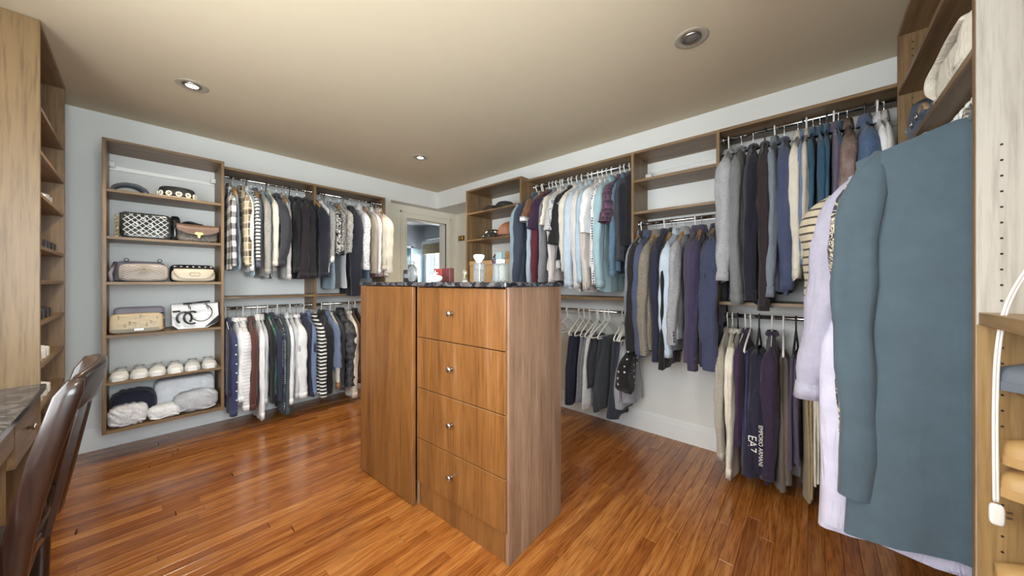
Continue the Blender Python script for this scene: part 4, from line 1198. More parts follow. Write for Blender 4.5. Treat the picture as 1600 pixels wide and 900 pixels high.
# ------------------------------------------------------------------ shoes
SHOEW = plain('white_shoe_leather', 'ebebe8', 0.5); SHOELIN = plain('grey_shoe_lining', '8d9296', 0.8)
def shoe(label, upper, sole, lining, loc, rz, group, L=0.25, name='shoe', low=1.0):
    """toe towards local -y; low scales the height of the upper"""
    t = thing(name, label, 'shoe', loc, rz, group)
    hw = lambda s: 0.043 * (math.sin(PI * min(1, s * 1.0 + 0.001) ** 0.6) ** 0.45) * (1.0 + 0.10 * math.sin(PI * s * 1.2)) * (1 - 0.18 * s)
    out = []
    N = 14
    for i in range(N + 1):
        s = i / N; out.append((hw(max(0.015, min(0.985, s))), -L / 2 + L * s))
    pts = [(x, y) for x, y in out] + [(-x, y) for x, y in reversed(out)]
    MB().prism(pts, 0.0, 0.020).build('sole', sole, t, world=False)
    rows = []
    for i in range(N + 1):
        s = i / N; w_ = hw(max(0.015, min(0.985, s))) * 0.95
        h = (0.028 + 0.040 * min(1, s * 2.2)) * low
        y = -L / 2 + L * s; row = []
        for j in range(11):
            a = PI * j / 10
            z = 0.019 + h * math.sin(a) ** 0.7
            if s > 0.42: z = min(z, 0.019 + h * (0.80 + 0.1 * s))
            row.append((w_ * math.cos(a), y, z))
        rows.append(row)
    MB().grid(rows, cap0=True, cap1=True).build('upper', upper, t, True, world=False)
    # opening and insole seen from above
    op = []
    for i in range(20):
        a = 2 * PI * i / 20; op.append((0.024 * math.cos(a), L * 0.20 + L * 0.24 * math.sin(a)))
    MB().prism(op, 0.019 + 0.035 * low, 0.019 + 0.058 * low).build('lining', lining, t, world=False)
    ring = [(x * 1.06, y * 1.0, 0.019 + 0.062 * low) for x, y in op]
    MB().tube(ring, 0.0035, 6, closed=True).build('collar', upper, t, True, world=False)
    # strap across the toe
    st = []
    for j in range(9):
        a = PI * j / 8; st.append((0.040 * math.cos(a), -L * 0.12, 0.021 + 0.052 * low * math.sin(a) ** 0.8))
    MB().tube(st, 0.007, 6, ry=0.4).build('strap', lining, t, True, world=False)
    return t
SZ = 0.528
for i, x in enumerate((-0.082, 0.008, 0.098, 0.188, 0.283, 0.378)):
    shoe(f'white slip-on shoe, {ORD[i]} of six on the shelf under the white handbag', SHOEW, SHOEW, SHOELIN, (x, 3.600, SZ), R(-4 + 3 * (i % 2)), 'white shoes in a row', low=0.62)
DSH = plain('dark_shoe_leather', '26232a', 0.3); TANSH = plain('tan_shoe_leather', 'b89258', 0.5); BLUSH = plain('blue_shoe_canvas', '5d6672', 0.7); GRNSH = plain('green_trim', '4a7a4a', 0.6); SILV = plain('silver_leather', 'c8c8cc', 0.3, 0.5)
TW = [(1.622, 3.12, SILV, SHOELIN, 'silver flat'), (1.372, 2.80, DSH, SHOELIN, 'black strappy flat'), (1.372, 3.02, DSH, SILV, 'black buckled flat'), (1.372, 3.24, DSH, SHOELIN, 'black loafer'),
      (1.010, 2.86, DSH, SHOELIN, 'dark green trimmed flat'), (1.010, 3.08, DSH, SILV, 'black sandal'), (0.805, 2.80, SHOEW, GRNSH, 'white trainer with green tab'), (0.805, 3.02, SHOEW, SHOELIN, 'white trainer'),
      (0.605, 2.82, SHOEW, SHOELIN, 'white canvas shoe'), (0.605, 3.05, SHOEW, SILV, 'white and silver shoe')]
for z, y, up, li, look in TW:
    for k, dy in enumerate((-0.045, 0.045)):
        shoe(f'{look}, {"near" if k == 0 else "far"} one of its pair on the tall tower shelves', up, up, li, (-0.44, y + dy, z), PI / 2, 'shoes on the tall tower shelves', 0.24)
for k, (x, z, mt, look) in enumerate(((1.318, 0.955, BLUSH, 'blue grey canvas shoe'), (1.318, 0.715, TANSH, 'tan leather shoe'), (1.318, 0.50, TANSH, 'light tan shoe'))):
    shoe(f'{look} on the shelf of the peg hole tower', mt, mt, SHOELIN, (x, -0.448, z), PI + R(-3), 'shoes in the near tower', 0.26)
shoe('second tan leather shoe stacked in the peg hole tower', TANSH, TANSH, SHOELIN, (1.312, -0.455, 0.785), PI + R(-10), 'shoes in the near tower', 0.26)

# ------------------------------------------------------------------ handbags
def leather(name, c, rough=0.45): return plain(name, c, rough, var=0.05)
def arc(c, r, a0, a1, n=16, axis='y', sq=1.0):
    return [(c[0] + r * math.cos(R(a0 + (a1 - a0) * i / n)), c[1], c[2] + r * sq * math.sin(R(a0 + (a1 - a0) * i / n))) for i in range(n + 1)]
def chain(mb, pts, r=0.006, t=0.0018):
    """interlocking oval links along a path"""
    for i in range(len(pts) - 1):
        a, b = Vector(pts[i]), Vector(pts[i + 1]); d = (b - a); L = d.length; d.normalize()
        u = d.cross(Vector((0, 0, 1))) if abs(d.z) < 0.9 else d.cross(Vector((1, 0, 0)))
        u.normalize(); v = d.cross(u); s = u if i % 2 else v; c = (a + b) / 2
        mb.tube([c + d * (L * 0.62 * math.cos(2 * PI * k / 10)) + s * (r * math.sin(2 * PI * k / 10)) for k in range(10)], t, 5, closed=True)
    return mb

# 1 black patent quilted bag with a chain
z = 1.503
t = thing('handbag', 'black patent quilted handbag with silver lattice on second shelf', 'handbag', (0.04, 3.58, z), group='handbags')
BLKP = leather('black_patent', '0e0f12', 0.15)
def bagbody(mb, x0, x1, y0, y1, z0, z1, top=1.0, e1=0.35, e2=0.3):
    cx, cy, cz = (x0 + x1) / 2, (y0 + y1) / 2, (z0 + z1) / 2
    def fn(p):
        k = (p[2] / ((z1 - z0) / 2) + 1) / 2
        return [p[0] * (1 + (top - 1) * k), p[1] * (1 - 0.45 * k), p[2]]
    return mb.sel((cx, cy, cz), ((x1 - x0) / 2, (y1 - y0) / 2, (z1 - z0) / 2), e1, e2, 40, 16, fn)
bagbody(MB(), -0.085, 0.165, 3.51, 3.65, z, z + 0.185, 1.0, 0.25, 0.2).build('body', BLKP, t, True)
LAT = plain('silver_patent', 'd2dade', 0.3, 0.2)
yfr = lambda zz: 3.511 + 0.032 * ((zz - z) / 0.185)
lat = MB()
for k in range(-6, 8):
    for s in (1, -1):
        seg = []
        for i in range(13):
            q = i / 12; zz = z + 0.012 + 0.16 * q; xx = 0.04 + k * 0.036 + s * (q - 0.5) * 0.16
            if -0.076 < xx < 0.156: seg.append((xx, yfr(zz) - 0.001, zz))
        if len(seg) > 2: lat.tube(seg, 0.0052, 6, ry=0.6)
lat.build('quilting', LAT, t, True)
for zz, xx in ((0.10, -0.01), (0.10, 0.062), (0.055, 0.026), (0.055, 0.098), (0.14, 0.026)):
    MB().tube([(xx + 0.011 * math.cos(2 * PI * k / 14), yfr(z + zz) - 0.003, z + zz + 0.011 * math.sin(2 * PI * k / 14)) for k in range(14)], 0.0028, 6, closed=True).build('ring_emblem', LAT, t, True)
chain(MB(), [(-0.098, 3.55, z + 0.008 + 0.013 * i) for i in range(12)], 0.007, 0.0024).build('chain', GOLD, t, True)
MB().tube([(-0.085, 3.58, z + 0.17), (-0.06, 3.59, z + 0.185), (0.05, 3.60, z + 0.178), (0.15, 3.59, z + 0.165)], 0.006, 6).build('strap', BLKP, t, True)
MB().sel((0.19, 3.66, z + 0.10), (0.03, 0.05, 0.10), 0.5, 0.5, 16, 10).build('side_gusset', BLKP, t, True)

# 2 brown flap bag with gold clasp
t = thing('handbag', 'brown flap handbag over grey snakeskin with gold clasp', 'handbag', (0.31, 3.58, z), group='handbags')
SNAKE = NT('grey_snakeskin'); _v = SNAKE.n('ShaderNodeTexVoronoi'); _v.inputs['Scale'].default_value = 160
SNAKE.l(SNAKE.coord(), _v.inputs['Vector']); SNAKE.color(SNAKE.ramp(_v.outputs['Distance'], [(0.1, srgb('a49c92')), (0.5, srgb('4c463f'))])); SNAKE.set(Roughness=0.5); SNAKE = SNAKE.m
BRN = leather('brown_bag_leather', '6e5140')
bagbody(MB(), 0.192, 0.425, 3.50, 3.62, z, z + 0.135, 0.97, 0.3, 0.25).build('body', SNAKE, t, True)
rows = []
for i in range(17):
    s = i / 16; x = 0.190 + 0.237 * s; dip = 0.088 - 0.036 * abs(2 * s - 1) ** 2.4
    col = []
    for q in (0, 0.15, 0.4, 0.7, 1.0):
        zz = z + 0.140 - dip * q; yy = 3.525 - 0.030 * min(1, q * 3) - 0.004 * q if q > 0 else 3.575
        col.append((x, yy, zz))
    rows.append(col)
MB().grid(rows).build('flap', BRN, t, True)
MB().tube([(p[-1][0], p[-1][1], p[-1][2]) for p in rows], 0.003, 6).build('piping', leather('dark_piping', '2c1d14'), t, True)
MB().prism([(0.292, z + 0.072), (0.330, z + 0.072), (0.336, z + 0.060), (0.320, z + 0.050), (0.316, z + 0.030), (0.306, z + 0.030), (0.302, z + 0.050), (0.286, z + 0.060)], 3.484, 3.492, 'y').build('clasp', GOLD, t)
MB().tube(arc((0.311, 3.480, z + 0.052), 0.009, 0, 360, 14)[:-1], 0.002, 6, closed=True).build('clasp_ring', GOLD, t, True)
t = thing('handbag', 'soft black handbag behind the brown flap bag', 'handbag', (0.27, 3.70, z), group='handbags')
bagbody(MB(), 0.20, 0.38, 3.65, 3.76, z, z + 0.165, 0.9, 0.4, 0.35).build('body', BLKP, t, True)
MB().tube(arc((0.28, 3.70, z + 0.13), 0.06, 10, 170, 12, sq=0.7), 0.006, 6).build('handle', BLKP, t, True)

# 3 beige chevron camera bag
z = 1.198
BEI = leather('greige_bag_leather', 'b8aea6'); BEID = leather('greige_stitch', '877d76')
t = thing('handbag', 'greige chevron quilted camera bag with round metal emblem', 'handbag', (0.035, 3.57, z), group='handbags')
bagbody(MB(), -0.092, 0.150, 3.495, 3.62, z + 0.002, z + 0.128, 1.0, 0.45, 0.35).build('body', BEI, t, True)
for k in range(7):
    zz = z + 0.016 + 0.016 * k
    pts = [(-0.075 + 0.208 * i / 8, 3.4945 + (0.003 if abs(i - 4) == 4 else 0) + 0.03 * (zz - z) * 1.0, zz + (0.014 if i % 4 == 0 else (-0.014 if i % 4 == 2 else 0))) for i in range(9)]
    pts = [p for p in pts if z + 0.010 < p[2] < z + 0.117]
    if len(pts) > 2: MB().tube(pts, 0.0016, 5).build('stitch_line', BEID, t, True)
GM = plain('antique_gold', 'b5a786', 0.35, 0.8)
ge = MB()
for cx_, a0, a1 in ((0.022, 40, 320), (0.040, 220, 500)):
    ge.tube(arc((cx_, 3.4885, z + 0.088), 0.0125, a0, a1, 18), 0.0024, 6)
ge.tube([(0.022, 3.4885, z + 0.088), (0.031, 3.4885, z + 0.088)], 0.0022, 6); ge.tube([(0.040, 3.4885, z + 0.088), (0.031, 3.4885, z + 0.088)], 0.0022, 6)
ge.build('emblem', GM, t, True, label='interlocking round letter emblem')
MB().tube([(-0.08, 3.56, z + 0.115), (0.0, 3.555, z + 0.130), (0.10, 3.555, z + 0.128), (0.145, 3.56, z + 0.11)], 0.0028, 6).build('zip', BEID, t, True)
t = thing('handbag', 'mauve grey handbag with black rings behind the chevron bag', 'handbag', (0.0, 3.70, z), group='handbags')
MAUV = leather('mauve_grey_leather', '8d8694')
bagbody(MB(), -0.12, 0.15, 3.64, 3.78, z, z + 0.150, 0.9, 0.3, 0.3).build('body', MAUV, t, True)
for x in (-0.055, 0.11):
    MB().tube(arc((x, 3.66, z + 0.158), 0.011, 0, 360, 14)[:-1], 0.0025, 6, closed=True).build('ring', BLACKPL, t, True)
MB().tube([(-0.105, 3.63, z + 0.14), (-0.128, 3.57, z + 0.06), (-0.120, 3.55, z + 0.006)], 0.010, 6, ry=0.4).build('strap', MAUV, t, True)

# 4 cream flap bag, black braided bag behind
CRM = leather('cream_bag_leather', 'd3c7b0'); CRMD = leather('cream_bag_seam', '9a8d76')
t = thing('handbag', 'cream rounded flap handbag with embossed letter emblem', 'handbag', (0.29, 3.57, z), group='handbags')
bagbody(MB(), 0.162, 0.412, 3.495, 3.61, z + 0.001, z + 0.100, 0.96, 0.5, 0.4).build('body', CRM, t, True)
fl = []
for i in range(15):
    s = i / 14; x = 0.176 + 0.222 * s; e = 0.075 - 0.05 * abs(2 * s - 1) ** 5
    fl.append([(x, 3.515 - 0.024 * math.sin(min(1, q * 1.5) * PI / 2) + 0.018 * (abs(2 * s - 1) ** 6), z + 0.098 - e * q) for q in (0, 0.25, 0.5, 0.75, 1)])
MB().grid(fl).build('flap', CRM, t, True)
MB().tube([c[-1] for c in fl], 0.0018, 5).build('flap_seam', CRMD, t, True)
ge = MB()
for cx_, a0, a1 in ((0.277, 40, 320), (0.301, 220, 500)): ge.tube(arc((cx_, 3.490, z + 0.058), 0.017, a0, a1, 18, sq=0.8), 0.0016, 5)
ge.build('emblem', CRMD, t, True, label='embossed interlocking letters')
t = thing('handbag', 'black handbag with braided chain rim behind the cream bag', 'handbag', (0.29, 3.70, z), group='handbags')
bagbody(MB(), 0.16, 0.425, 3.63, 3.77, z, z + 0.135, 0.97, 0.3, 0.3).build('body', BLKP, t, True)
for k in range(7):
    MB().sel((0.19 + 0.035 * k, 3.655, z + 0.118), (0.014, 0.008, 0.009), 0.8, 0.8, 10, 6).build('braid_link', STEEL if k % 1 == 0 else BLKP, t, True)

# 5 beige monogram baguette bag, mauve bag behind
z = 0.842
MON = leather('tan_canvas', 'c2ae8c'); MONL = leather('monogram_relief', 'd4c4a4')
t = thing('handbag', 'beige monogram canvas handbag with metal trim on fourth shelf', 'handbag', (0.0, 3.57, z), group='handbags')
bagbody(MB(), -0.132, 0.125, 3.49, 3.60, z + 0.001, z + 0.135, 0.97, 0.3, 0.25).build('body', MON, t, True)
mono = MB()
for gx in range(4):
    for gz in range(2):
        x0 = -0.095 + gx * 0.050; z0 = z + 0.048 + gz * 0.040; y0, y1 = 3.489 + 0.012 * (gz + 0.5), 3.497 + 0.012 * (gz + 0.5)
        def br(a, b, c, d): mono.box(x0 + a, x0 + b, y0, y1, z0 + c, z0 + d)
        if (gx + gz) % 2:
            br(0.004, 0.010, 0, 0.034); br(0.004, 0.040, 0.028, 0.034); br(0.004, 0.032, 0.014, 0.019); br(0.034, 0.040, 0.0, 0.022)
        else:
            br(0.034, 0.040, 0, 0.034); br(0.004, 0.040, 0.0, 0.006); br(0.012, 0.040, 0.014, 0.019); br(0.004, 0.010, 0.012, 0.034)
mono.build('monogram', MONL, t, label='raised interlocking letter pattern')
MB().box(-0.118, 0.10, 3.486, 3.492, z + 0.012, z + 0.034, 0.002).build('trim_strip', leather('grey_trim', '8d8676'), t)
MB().box(-0.02, 0.03, 3.482, 3.490, z + 0.016, z + 0.036, 0.002).build('clasp', CHROME, t)
chain(MB(), [(0.115 + 0.012 * math.sin(i), 3.52 + 0.012 * (i % 3), z + 0.010 + 0.012 * i) for i in range(9)], 0.007, 0.002).build('chain', GOLD, t, True)
t = thing('handbag', 'plain mauve grey handbag behind the monogram bag', 'handbag', (0.0, 3.70, z), group='handbags')
bagbody(MB(), -0.12, 0.14, 3.63, 3.77, z, z + 0.172, 0.96, 0.2, 0.2).build('body', MAUV, t, True)
MB().tube([(-0.115, 3.625, z + 0.12), (0.13, 3.625, z + 0.125)], 0.003, 6).build('flap_edge', BLKP, t, True)

# 6 white bag with black rings, handle and letter emblem
WHB = leather('white_bag_leather', 'eef0f2', 0.35)
t = thing('handbag', 'white handbag with black interlocking letter emblem and chain handle', 'handbag', (0.30, 3.57, z), group='handbags')
pts = [(0.168, z + 0.035), (0.20, z + 0.004), (0.36, z + 0.002), (0.43, z + 0.045), (0.425, z + 0.190), (0.165, z + 0.188)]
b = MB(); rows = []
for y, k in ((3.515, 0.93), (3.505, 1.0), (3.60, 1.0), (3.61, 0.95)):
    cxm, czm = 0.297, z + 0.095; rows.append([(cxm + (x - cxm) * k, y + 0.03 * ((zz - z) / 0.19), czm + (zz - czm) * k) for x, zz in pts])
b.grid(rows, True, cap0=True, cap1=True); autosmooth(b.build('body', WHB, t), 50)
MB().prism([(0.345, z + 0.006), (0.428, z + 0.046), (0.428, z + 0.095)], 3.500, 3.62, 'y').build('corner_panel', BLKP, t)
cc = MB(); yE = 3.503
cc.tube(arc((0.232, yE, z + 0.085), 0.040, -45, 315, 26, sq=1.1)[:-6] , 0.0068, 8)
cc.tube(arc((0.272, yE, z + 0.085), 0.042, 55, 300, 24, sq=1.1), 0.0068, 8)
cc.build('emblem', BLKP, t, True, label='large black interlocking letters')
MB().tube(arc((0.325, yE - 0.006, z + 0.120), 0.062, 60, -150, 26, sq=1.05), 0.0035, 6).build('handle_ring', BLKP, t, True)
MB().tube([(0.225, yE, z + 0.190), (0.375, yE, z + 0.205)], 0.007, 8).build('handle', BLKP, t, True)
for x in (0.25, 0.35): chain(MB(), [(x + 0.004 * i, yE - 0.002, z + 0.19 - 0.011 * i) for i in range(5)], 0.006, 0.0022).build('chain', BLKP, t, True)
MB().tube([(0.17, yE, z + 0.135), (0.21, yE, z + 0.137)], 0.007, 8).build('bar', BLKP, t, True)

# hats on the top shelf
z = 1.817
STRAW = plain('straw', 'd9c8a4', 0.8, var=0.08)
t = thing('boater_hat', 'straw boater hat with black and white daisy band on top shelf', 'hat', (0.20, 3.60, z))
c = (0.20, 3.60, z)
MB().lathe([(0.155, 0.002), (0.156, 0.007), (0.10, 0.013), (0.088, 0.016)], 40, c, 1.05, 0.85).build('brim', STRAW, t, True)
MB().lathe([(0.094, 0.010), (0.093, 0.07), (0.090, 0.083), (0.08, 0.090), (0.0001, 0.092)], 40, c, 1.05, 0.85).build('crown', plain('black_straw', '1c1a18', 0.8), t, True)
MB().lathe([(0.096, 0.012), (0.097, 0.06), (0.094, 0.062)], 40, c, 1.05, 0.85).build('band', fabric('blotchband') if 'blotchband' in FABRICS else plain('band_black', '161414', 0.7), t, True)
PET = plain('white_petals', 'efece2', 0.8); YEL = plain('flower_centre', 'c9bfa4', 0.8)
for k in range(12):
    a = R(-178 + k * 30); d = Vector((math.cos(a) * 1.05, math.sin(a) * 0.85, 0)); p = Vector(c) + d * 0.099 + Vector((0, 0, 0.036))
    tn = Vector((-math.sin(a), math.cos(a), 0)); fb = MB()
    for q in range(8):
        w_ = 2 * PI * q / 8; cpt = p + tn * (0.014 * math.cos(w_)) + Vector((0, 0, 0.014 * math.sin(w_)))
        fb.sel(cpt, (0.0065, 0.0065, 0.0065), 1, 1, 8, 5)
    f_ = fb.build('daisy', PET, t, True); MB().sel(p + d * 0.004, (0.006, 0.006, 0.006), 1, 1, 8, 5).build('flower_centre', YEL, f_, True)
GRYV = plain('grey_visor_fabric', '70767c', 0.6)
t = thing('sun_visor', 'grey sun visor with curved band beside the boater hat', 'visor', (-0.02, 3.60, z))
rows = []
for i in range(17):
    a = R(180 * i / 16); rows.append([(-0.045 + 0.075 * math.cos(a), 3.56 + 0.10 * (1 - math.sin(a) * 0.2), z + 0.004 + 0.060 * math.sin(a)), (-0.035 + 0.085 * math.cos(a), 3.50, z + 0.004 + 0.055 * math.sin(a)), (-0.035 + 0.08 * math.cos(a), 3.503, z + 0.003 + 0.048 * math.sin(a)), (-0.045 + 0.070 * math.cos(a), 3.66, z + 0.002 + 0.054 * math.sin(a))])
MB().grid(rows, False, True).build('band', GRYV, t, True)
MB().tube([(r_[1][0], r_[1][1] - 0.001, r_[1][2]) for r_ in rows] + [(-0.13, 3.50, z + 0.006)], 0.004, 6).build('binding', BLKP, t, True)
MB().prism([(0.03, 3.50), (0.085, 3.52), (0.08, 3.62), (0.03, 3.64), (-0.02, 3.62)], z + 0.001, z + 0.012).build('peak', GRYV, t)

# crumpled and folded cloth on the bottom shelf
def cloth_heap(label, mat, c, s, seed, amp=0.13, name='folded_cloth', e1=0.7, e2=0.6):
    r = random.Random(seed); k = [(r.uniform(1.5, 5), r.uniform(1.5, 5), r.uniform(1.5, 5), r.uniform(0, 6), r.uniform(0.4, 1)) for _ in range(7)]
    def fn(p):
        q = [p[i] / s[i] for i in range(3)]
        d = sum(w_ * abs(math.sin(a * q[0] * 2 + b * q[1] + cc_ * q[2] * 2 + f)) for a, b, cc_, f, w_ in k) / 3.0 - 0.75
        m_ = 1 + amp * d
        z_ = p[2] * m_
        return [p[0] * (1 + amp * 0.35 * d), p[1] * m_, max(z_, -s[2] * 0.96)]
    t = thing(name, label, 'cloth', (c[0], c[1], c[2] - s[2]), group='cloths on the bottom shelf')
    MB().sel(c, s, e1, e2, 72, 36, fn).build('cloth', fabric(mat), t, True)
    # a turned edge lying over the front
    e = []
    for i in range(20):
        q = i / 19; e.append((c[0] - s[0] * 0.85 + 1.7 * s[0] * q, c[1] - s[1] * (0.93 + 0.04 * math.sin(9 * q)), c[2] - s[2] * (0.65 + 0.15 * math.sin(7 * q + seed))))
    MB().tube(e, 0.006, 6).build('hem', fabric(mat), t, True)
Z0 = 0.212
cloth_heap('dark navy folded cloth at the back of the bottom shelf', 'navytee', (-0.02, 3.66, Z0 + 0.105), (0.115, 0.10, 0.105), 3, 0.10)
cloth_heap('crumpled white cotton cloth with pink print on the bottom shelf', 'pinkprint', (-0.045, 3.545, Z0 + 0.065), (0.092, 0.075, 0.068), 5, 0.22)
cloth_heap('white towel folded upright at the back of the bottom shelf', 'towel', (0.25, 3.70, Z0 + 0.12), (0.17, 0.075, 0.12), 7, 0.06, 'towel', 0.3, 0.3)
cloth_heap('crumpled pale tee shirts bundled on the bottom shelf', 'palegrey', (0.30, 3.55, Z0 + 0.075), (0.125, 0.075, 0.075), 9, 0.26)
cloth_heap('small crumpled white cloth in the middle of the bottom shelf', 'white', (0.13, 3.53, Z0 + 0.045), (0.085, 0.055, 0.046), 12, 0.22)

# ------------------------------------------------------------------ caps and boxes on the hat shelves
def cap(label, mat, loc, rz, band=None, brim_up=0.0, name='cap', k=1.0):
    t = thing(name, label, 'hat', loc, rz, 'caps on the hat shelves'); t.scale = (1.2, 1.2, 1.2)
    rows = []
    for i in range(9):
        a = PI / 2 * i / 8; rows.append([(0.092 * math.cos(a) * math.cos(b) , 0.10 * math.cos(a) * math.sin(b), 0.005 + 0.095 * k * math.sin(a) ** 0.85) for b in np.linspace(0, 2 * PI, 24, endpoint=False)])
    MB().grid(rows, True, cap0=True).build('crown', mat, t, True, world=False)
    br = []
    for i in range(15):
        b = PI * (0.12 + 0.76 * i / 14); d = 0.075 * math.sin(PI * (i / 14)) ** 0.6
        x, y = 0.092 * math.cos(b), -0.10 * math.sin(b)
        br.append([(x, y, 0.010), (x * 1.03, y - d * 0.6, 0.012 - 0.01 * abs(x) / 0.09), (x * 1.0, y - d, 0.004 - 0.0 * d + brim_up), (x, y - d, 0.001 + brim_up), (x, y, 0.005)])
    MB().grid(br, False, True).build('peak', band or mat, t, True, world=False)
    MB().sel((0, 0, 0.1 * k), (0.008, 0.008, 0.005), 1, 1, 10, 6).build('top_button', mat, t, True, world=False)
    for s in range(6):
        b0 = 2 * PI * s / 6
        MB().tube([(0.0925 * math.cos(a) * math.cos(b0), 0.1005 * math.cos(a) * math.sin(b0), 0.0055 + 0.0955 * k * math.sin(a) ** 0.85) for a in np.linspace(0.05, 1.5, 8)], 0.0012, 4).build('seam', mat, t, True, world=False)
    return t
BLKF = plain('black_felt', '1d1a1a', 0.85); RUST = plain('rust_suede', '9a5a34', 0.8, var=0.08)
DOTF = NT('black_white_dots'); _v = DOTF.n('ShaderNodeTexVoronoi'); _v.inputs['Scale'].default_value = 26; _v.inputs['Randomness'].default_value = 0.3
DOTF.l(DOTF.coord(), _v.inputs['Vector']); _m = DOTF.math('LESS_THAN', _v.outputs['Distance'], 0.33); DOTF.color(DOTF.mix(_m, srgb('151414'), srgb('e8e2d6'))); DOTF.set(Roughness=0.8); DOTF = DOTF.m
cap('flat black cap on the upper hat shelf', BLKF, (2.50, 2.33, 1.93), R(-75), k=0.72)
cap('brown black cap behind on the upper hat shelf', plain('dark_brown_felt', '2e2019', 0.85), (2.52, 2.53, 1.93), R(-60), k=0.62)
cap('black cap with white spots on the lower hat shelf', DOTF, (2.46, 2.47, 1.645), R(-60), k=0.8)
cap('rust brown suede cap on the lower hat shelf', RUST, (2.47, 2.25, 1.645), R(-110), BLKF, k=1.25)
CARD = plain('kraft_cardboard', 'b08a5c', 0.8, var=0.05)
def carton(label, x0, x1, y0, y1, z0, z1):
    t = thing('cardboard_box', label, 'box', ((x0 + x1) / 2, (y0 + y1) / 2, z0), group='boxes on the hat shelves')
    MB().box(x0, x1, y0, y1, z0, z1 - 0.03, 0.002).build('body', CARD, t); MB().box(x0 - 0.004, x1 + 0.004, y0 - 0.004, y1 + 0.004, z1 - 0.045, z1, 0.002).build('lid', CARD, t)
carton('wide kraft cardboard box under the caps', 2.38, 2.70, 2.03, 2.74, 1.185, 1.415)
carton('smaller kraft box stacked on the wide box', 2.45, 2.70, 2.05, 2.28, 1.415, 1.50)

# ------------------------------------------------------------------ perfume bottles on the island
CT = 1.197
PG = bottle_glass('perfume_glass', 'e2eaee'); LIQ = bottle_glass('pale_perfume', 'eeeadc')
WGL = plain('white_glass', 'f4f4f4', 0.15); BLKG = plain('black_glass', '14161c', 0.08)
def ipt(x, y):
    a = R(2.8); return (1.04 + x * math.cos(a) - y * math.sin(a), 0.948 + x * math.sin(a) + y * math.cos(a))
def bottle_at(u, v): x, y = ipt(u, v); return (x, y, CT)
p = bottle_at(0.12, 0.88); t = thing('perfume_bottle', 'black box shaped perfume bottle with two dark caps', 'perfume', p, group='perfume bottles')
MB().box(p[0] - 0.03, p[0] + 0.03, p[1] - 0.035, p[1] + 0.04, CT, CT + 0.075, 0.004).build('body', BLKG, t)
MB().box(p[0] - 0.031, p[0] - 0.03, p[1] - 0.025, p[1] + 0.025, CT + 0.025, CT + 0.050).build('front_label', plain('grey_label', '77808a', 0.5), t)
for d in (-0.012, 0.016): MB().lathe([(0.009, 0.075), (0.009, 0.104), (0.008, 0.107), (0.0001, 0.107)], 16, (p[0], p[1] + d, CT)).build('cap', BLACKPL, t, True)
p = bottle_at(0.04, 0.745); t = thing('perfume_bottle', 'round clear disc perfume bottle between the black and red boxes', 'perfume', p, group='perfume bottles')
rows = []
MB().sel((p[0], p[1], CT + 0.047), (0.018, 0.047, 0.047), 0.9, 0.9, 32, 16).build('body', PG, t, True)
MB().tube([(p[0], p[1] + 0.049 * math.cos(2 * PI * k / 28), CT + 0.049 + 0.047 * math.sin(2 * PI * k / 28)) for k in range(28)], 0.003, 6, closed=True).build('rim', STEEL, t, True)
MB().lathe([(0.010, 0.092), (0.010, 0.10), (0.016, 0.101), (0.016, 0.118), (0.0001, 0.118)], 18, p).build('cap', PG, t, True)
MB().box(p[0] - 0.006, p[0] + 0.006, p[1] - 0.004, p[1] + 0.004, CT + 0.012, CT + 0.095).build('dip_tube', STEEL, t)
p = bottle_at(0.10, 0.56); t = thing('perfume_box', 'dark red open perfume box behind the white bottle', 'box', p, group='perfume bottles')
REDB = plain('dark_red_card', '8c2420', 0.5)
MB().box(p[0], p[0] + 0.03, p[1] + 0.004, p[1] + 0.075, CT, CT + 0.075, 0.002).build('panel', REDB, t); MB().box(p[0], p[0] + 0.03, p[1] - 0.07, p[1] - 0.004, CT, CT + 0.075, 0.002).build('panel', plain('deep_red_card', '5a1816', 0.5), t)
p = bottle_at(0.02, 0.515); t = thing('perfume_bottle', 'squat white perfume bottle with leaf shaped stopper before the red box', 'perfume', p, group='perfume bottles')
MB().lathe([(0.022, 0.0), (0.030, 0.003), (0.038, 0.018), (0.036, 0.030), (0.020, 0.037), (0.007, 0.039), (0.006, 0.046), (0.0001, 0.047)], 28, p).build('body', WGL, t, True)
MB().tube([(p[0], p[1], CT + 0.046), (p[0], p[1], CT + 0.062)], 0.0022, 6).build('stem', WHITEPL, t, True)
for s in (1, -1): MB().sel((p[0], p[1] + s * 0.014, CT + 0.048), (0.007, 0.013, 0.0035), 1, 1, 12, 6).build('leaf', SILV, t, True)
p = bottle_at(0.06, 0.335); t = thing('perfume_bottle', 'tiny clear glass figurine bottle with gold neck', 'perfume', p, group='perfume bottles')
MB().lathe([(0.015, 0), (0.016, 0.006), (0.011, 0.018), (0.006, 0.026), (0.005, 0.034), (0.010, 0.040), (0.012, 0.050), (0.006, 0.060), (0.0001, 0.064)], 20, p).build('body', LIQ, t, True)
MB().lathe([(0.0065, 0.026), (0.007, 0.030), (0.0065, 0.034)], 14, p).build('neck_band', GOLD, t, True)
p = bottle_at(0.06, 0.235); t = thing('perfume_bottle', 'tall rectangular clear perfume bottle with white flared cap', 'perfume', p, group='perfume bottles')
MB().box(p[0] - 0.018, p[0] + 0.018, p[1] - 0.023, p[1] + 0.023, CT, CT + 0.092, 0.004).build('body', PG, t)
MB().box(p[0] - 0.014, p[0] + 0.014, p[1] - 0.018, p[1] + 0.018, CT + 0.006, CT + 0.060, 0.003).build('perfume', LIQ, t)
MB().lathe([(0.012, 0.092), (0.014, 0.098), (0.027, 0.118), (0.027, 0.128), (0.022, 0.132), (0.0001, 0.132)], 20, p).build('cap', WGL, t, True)
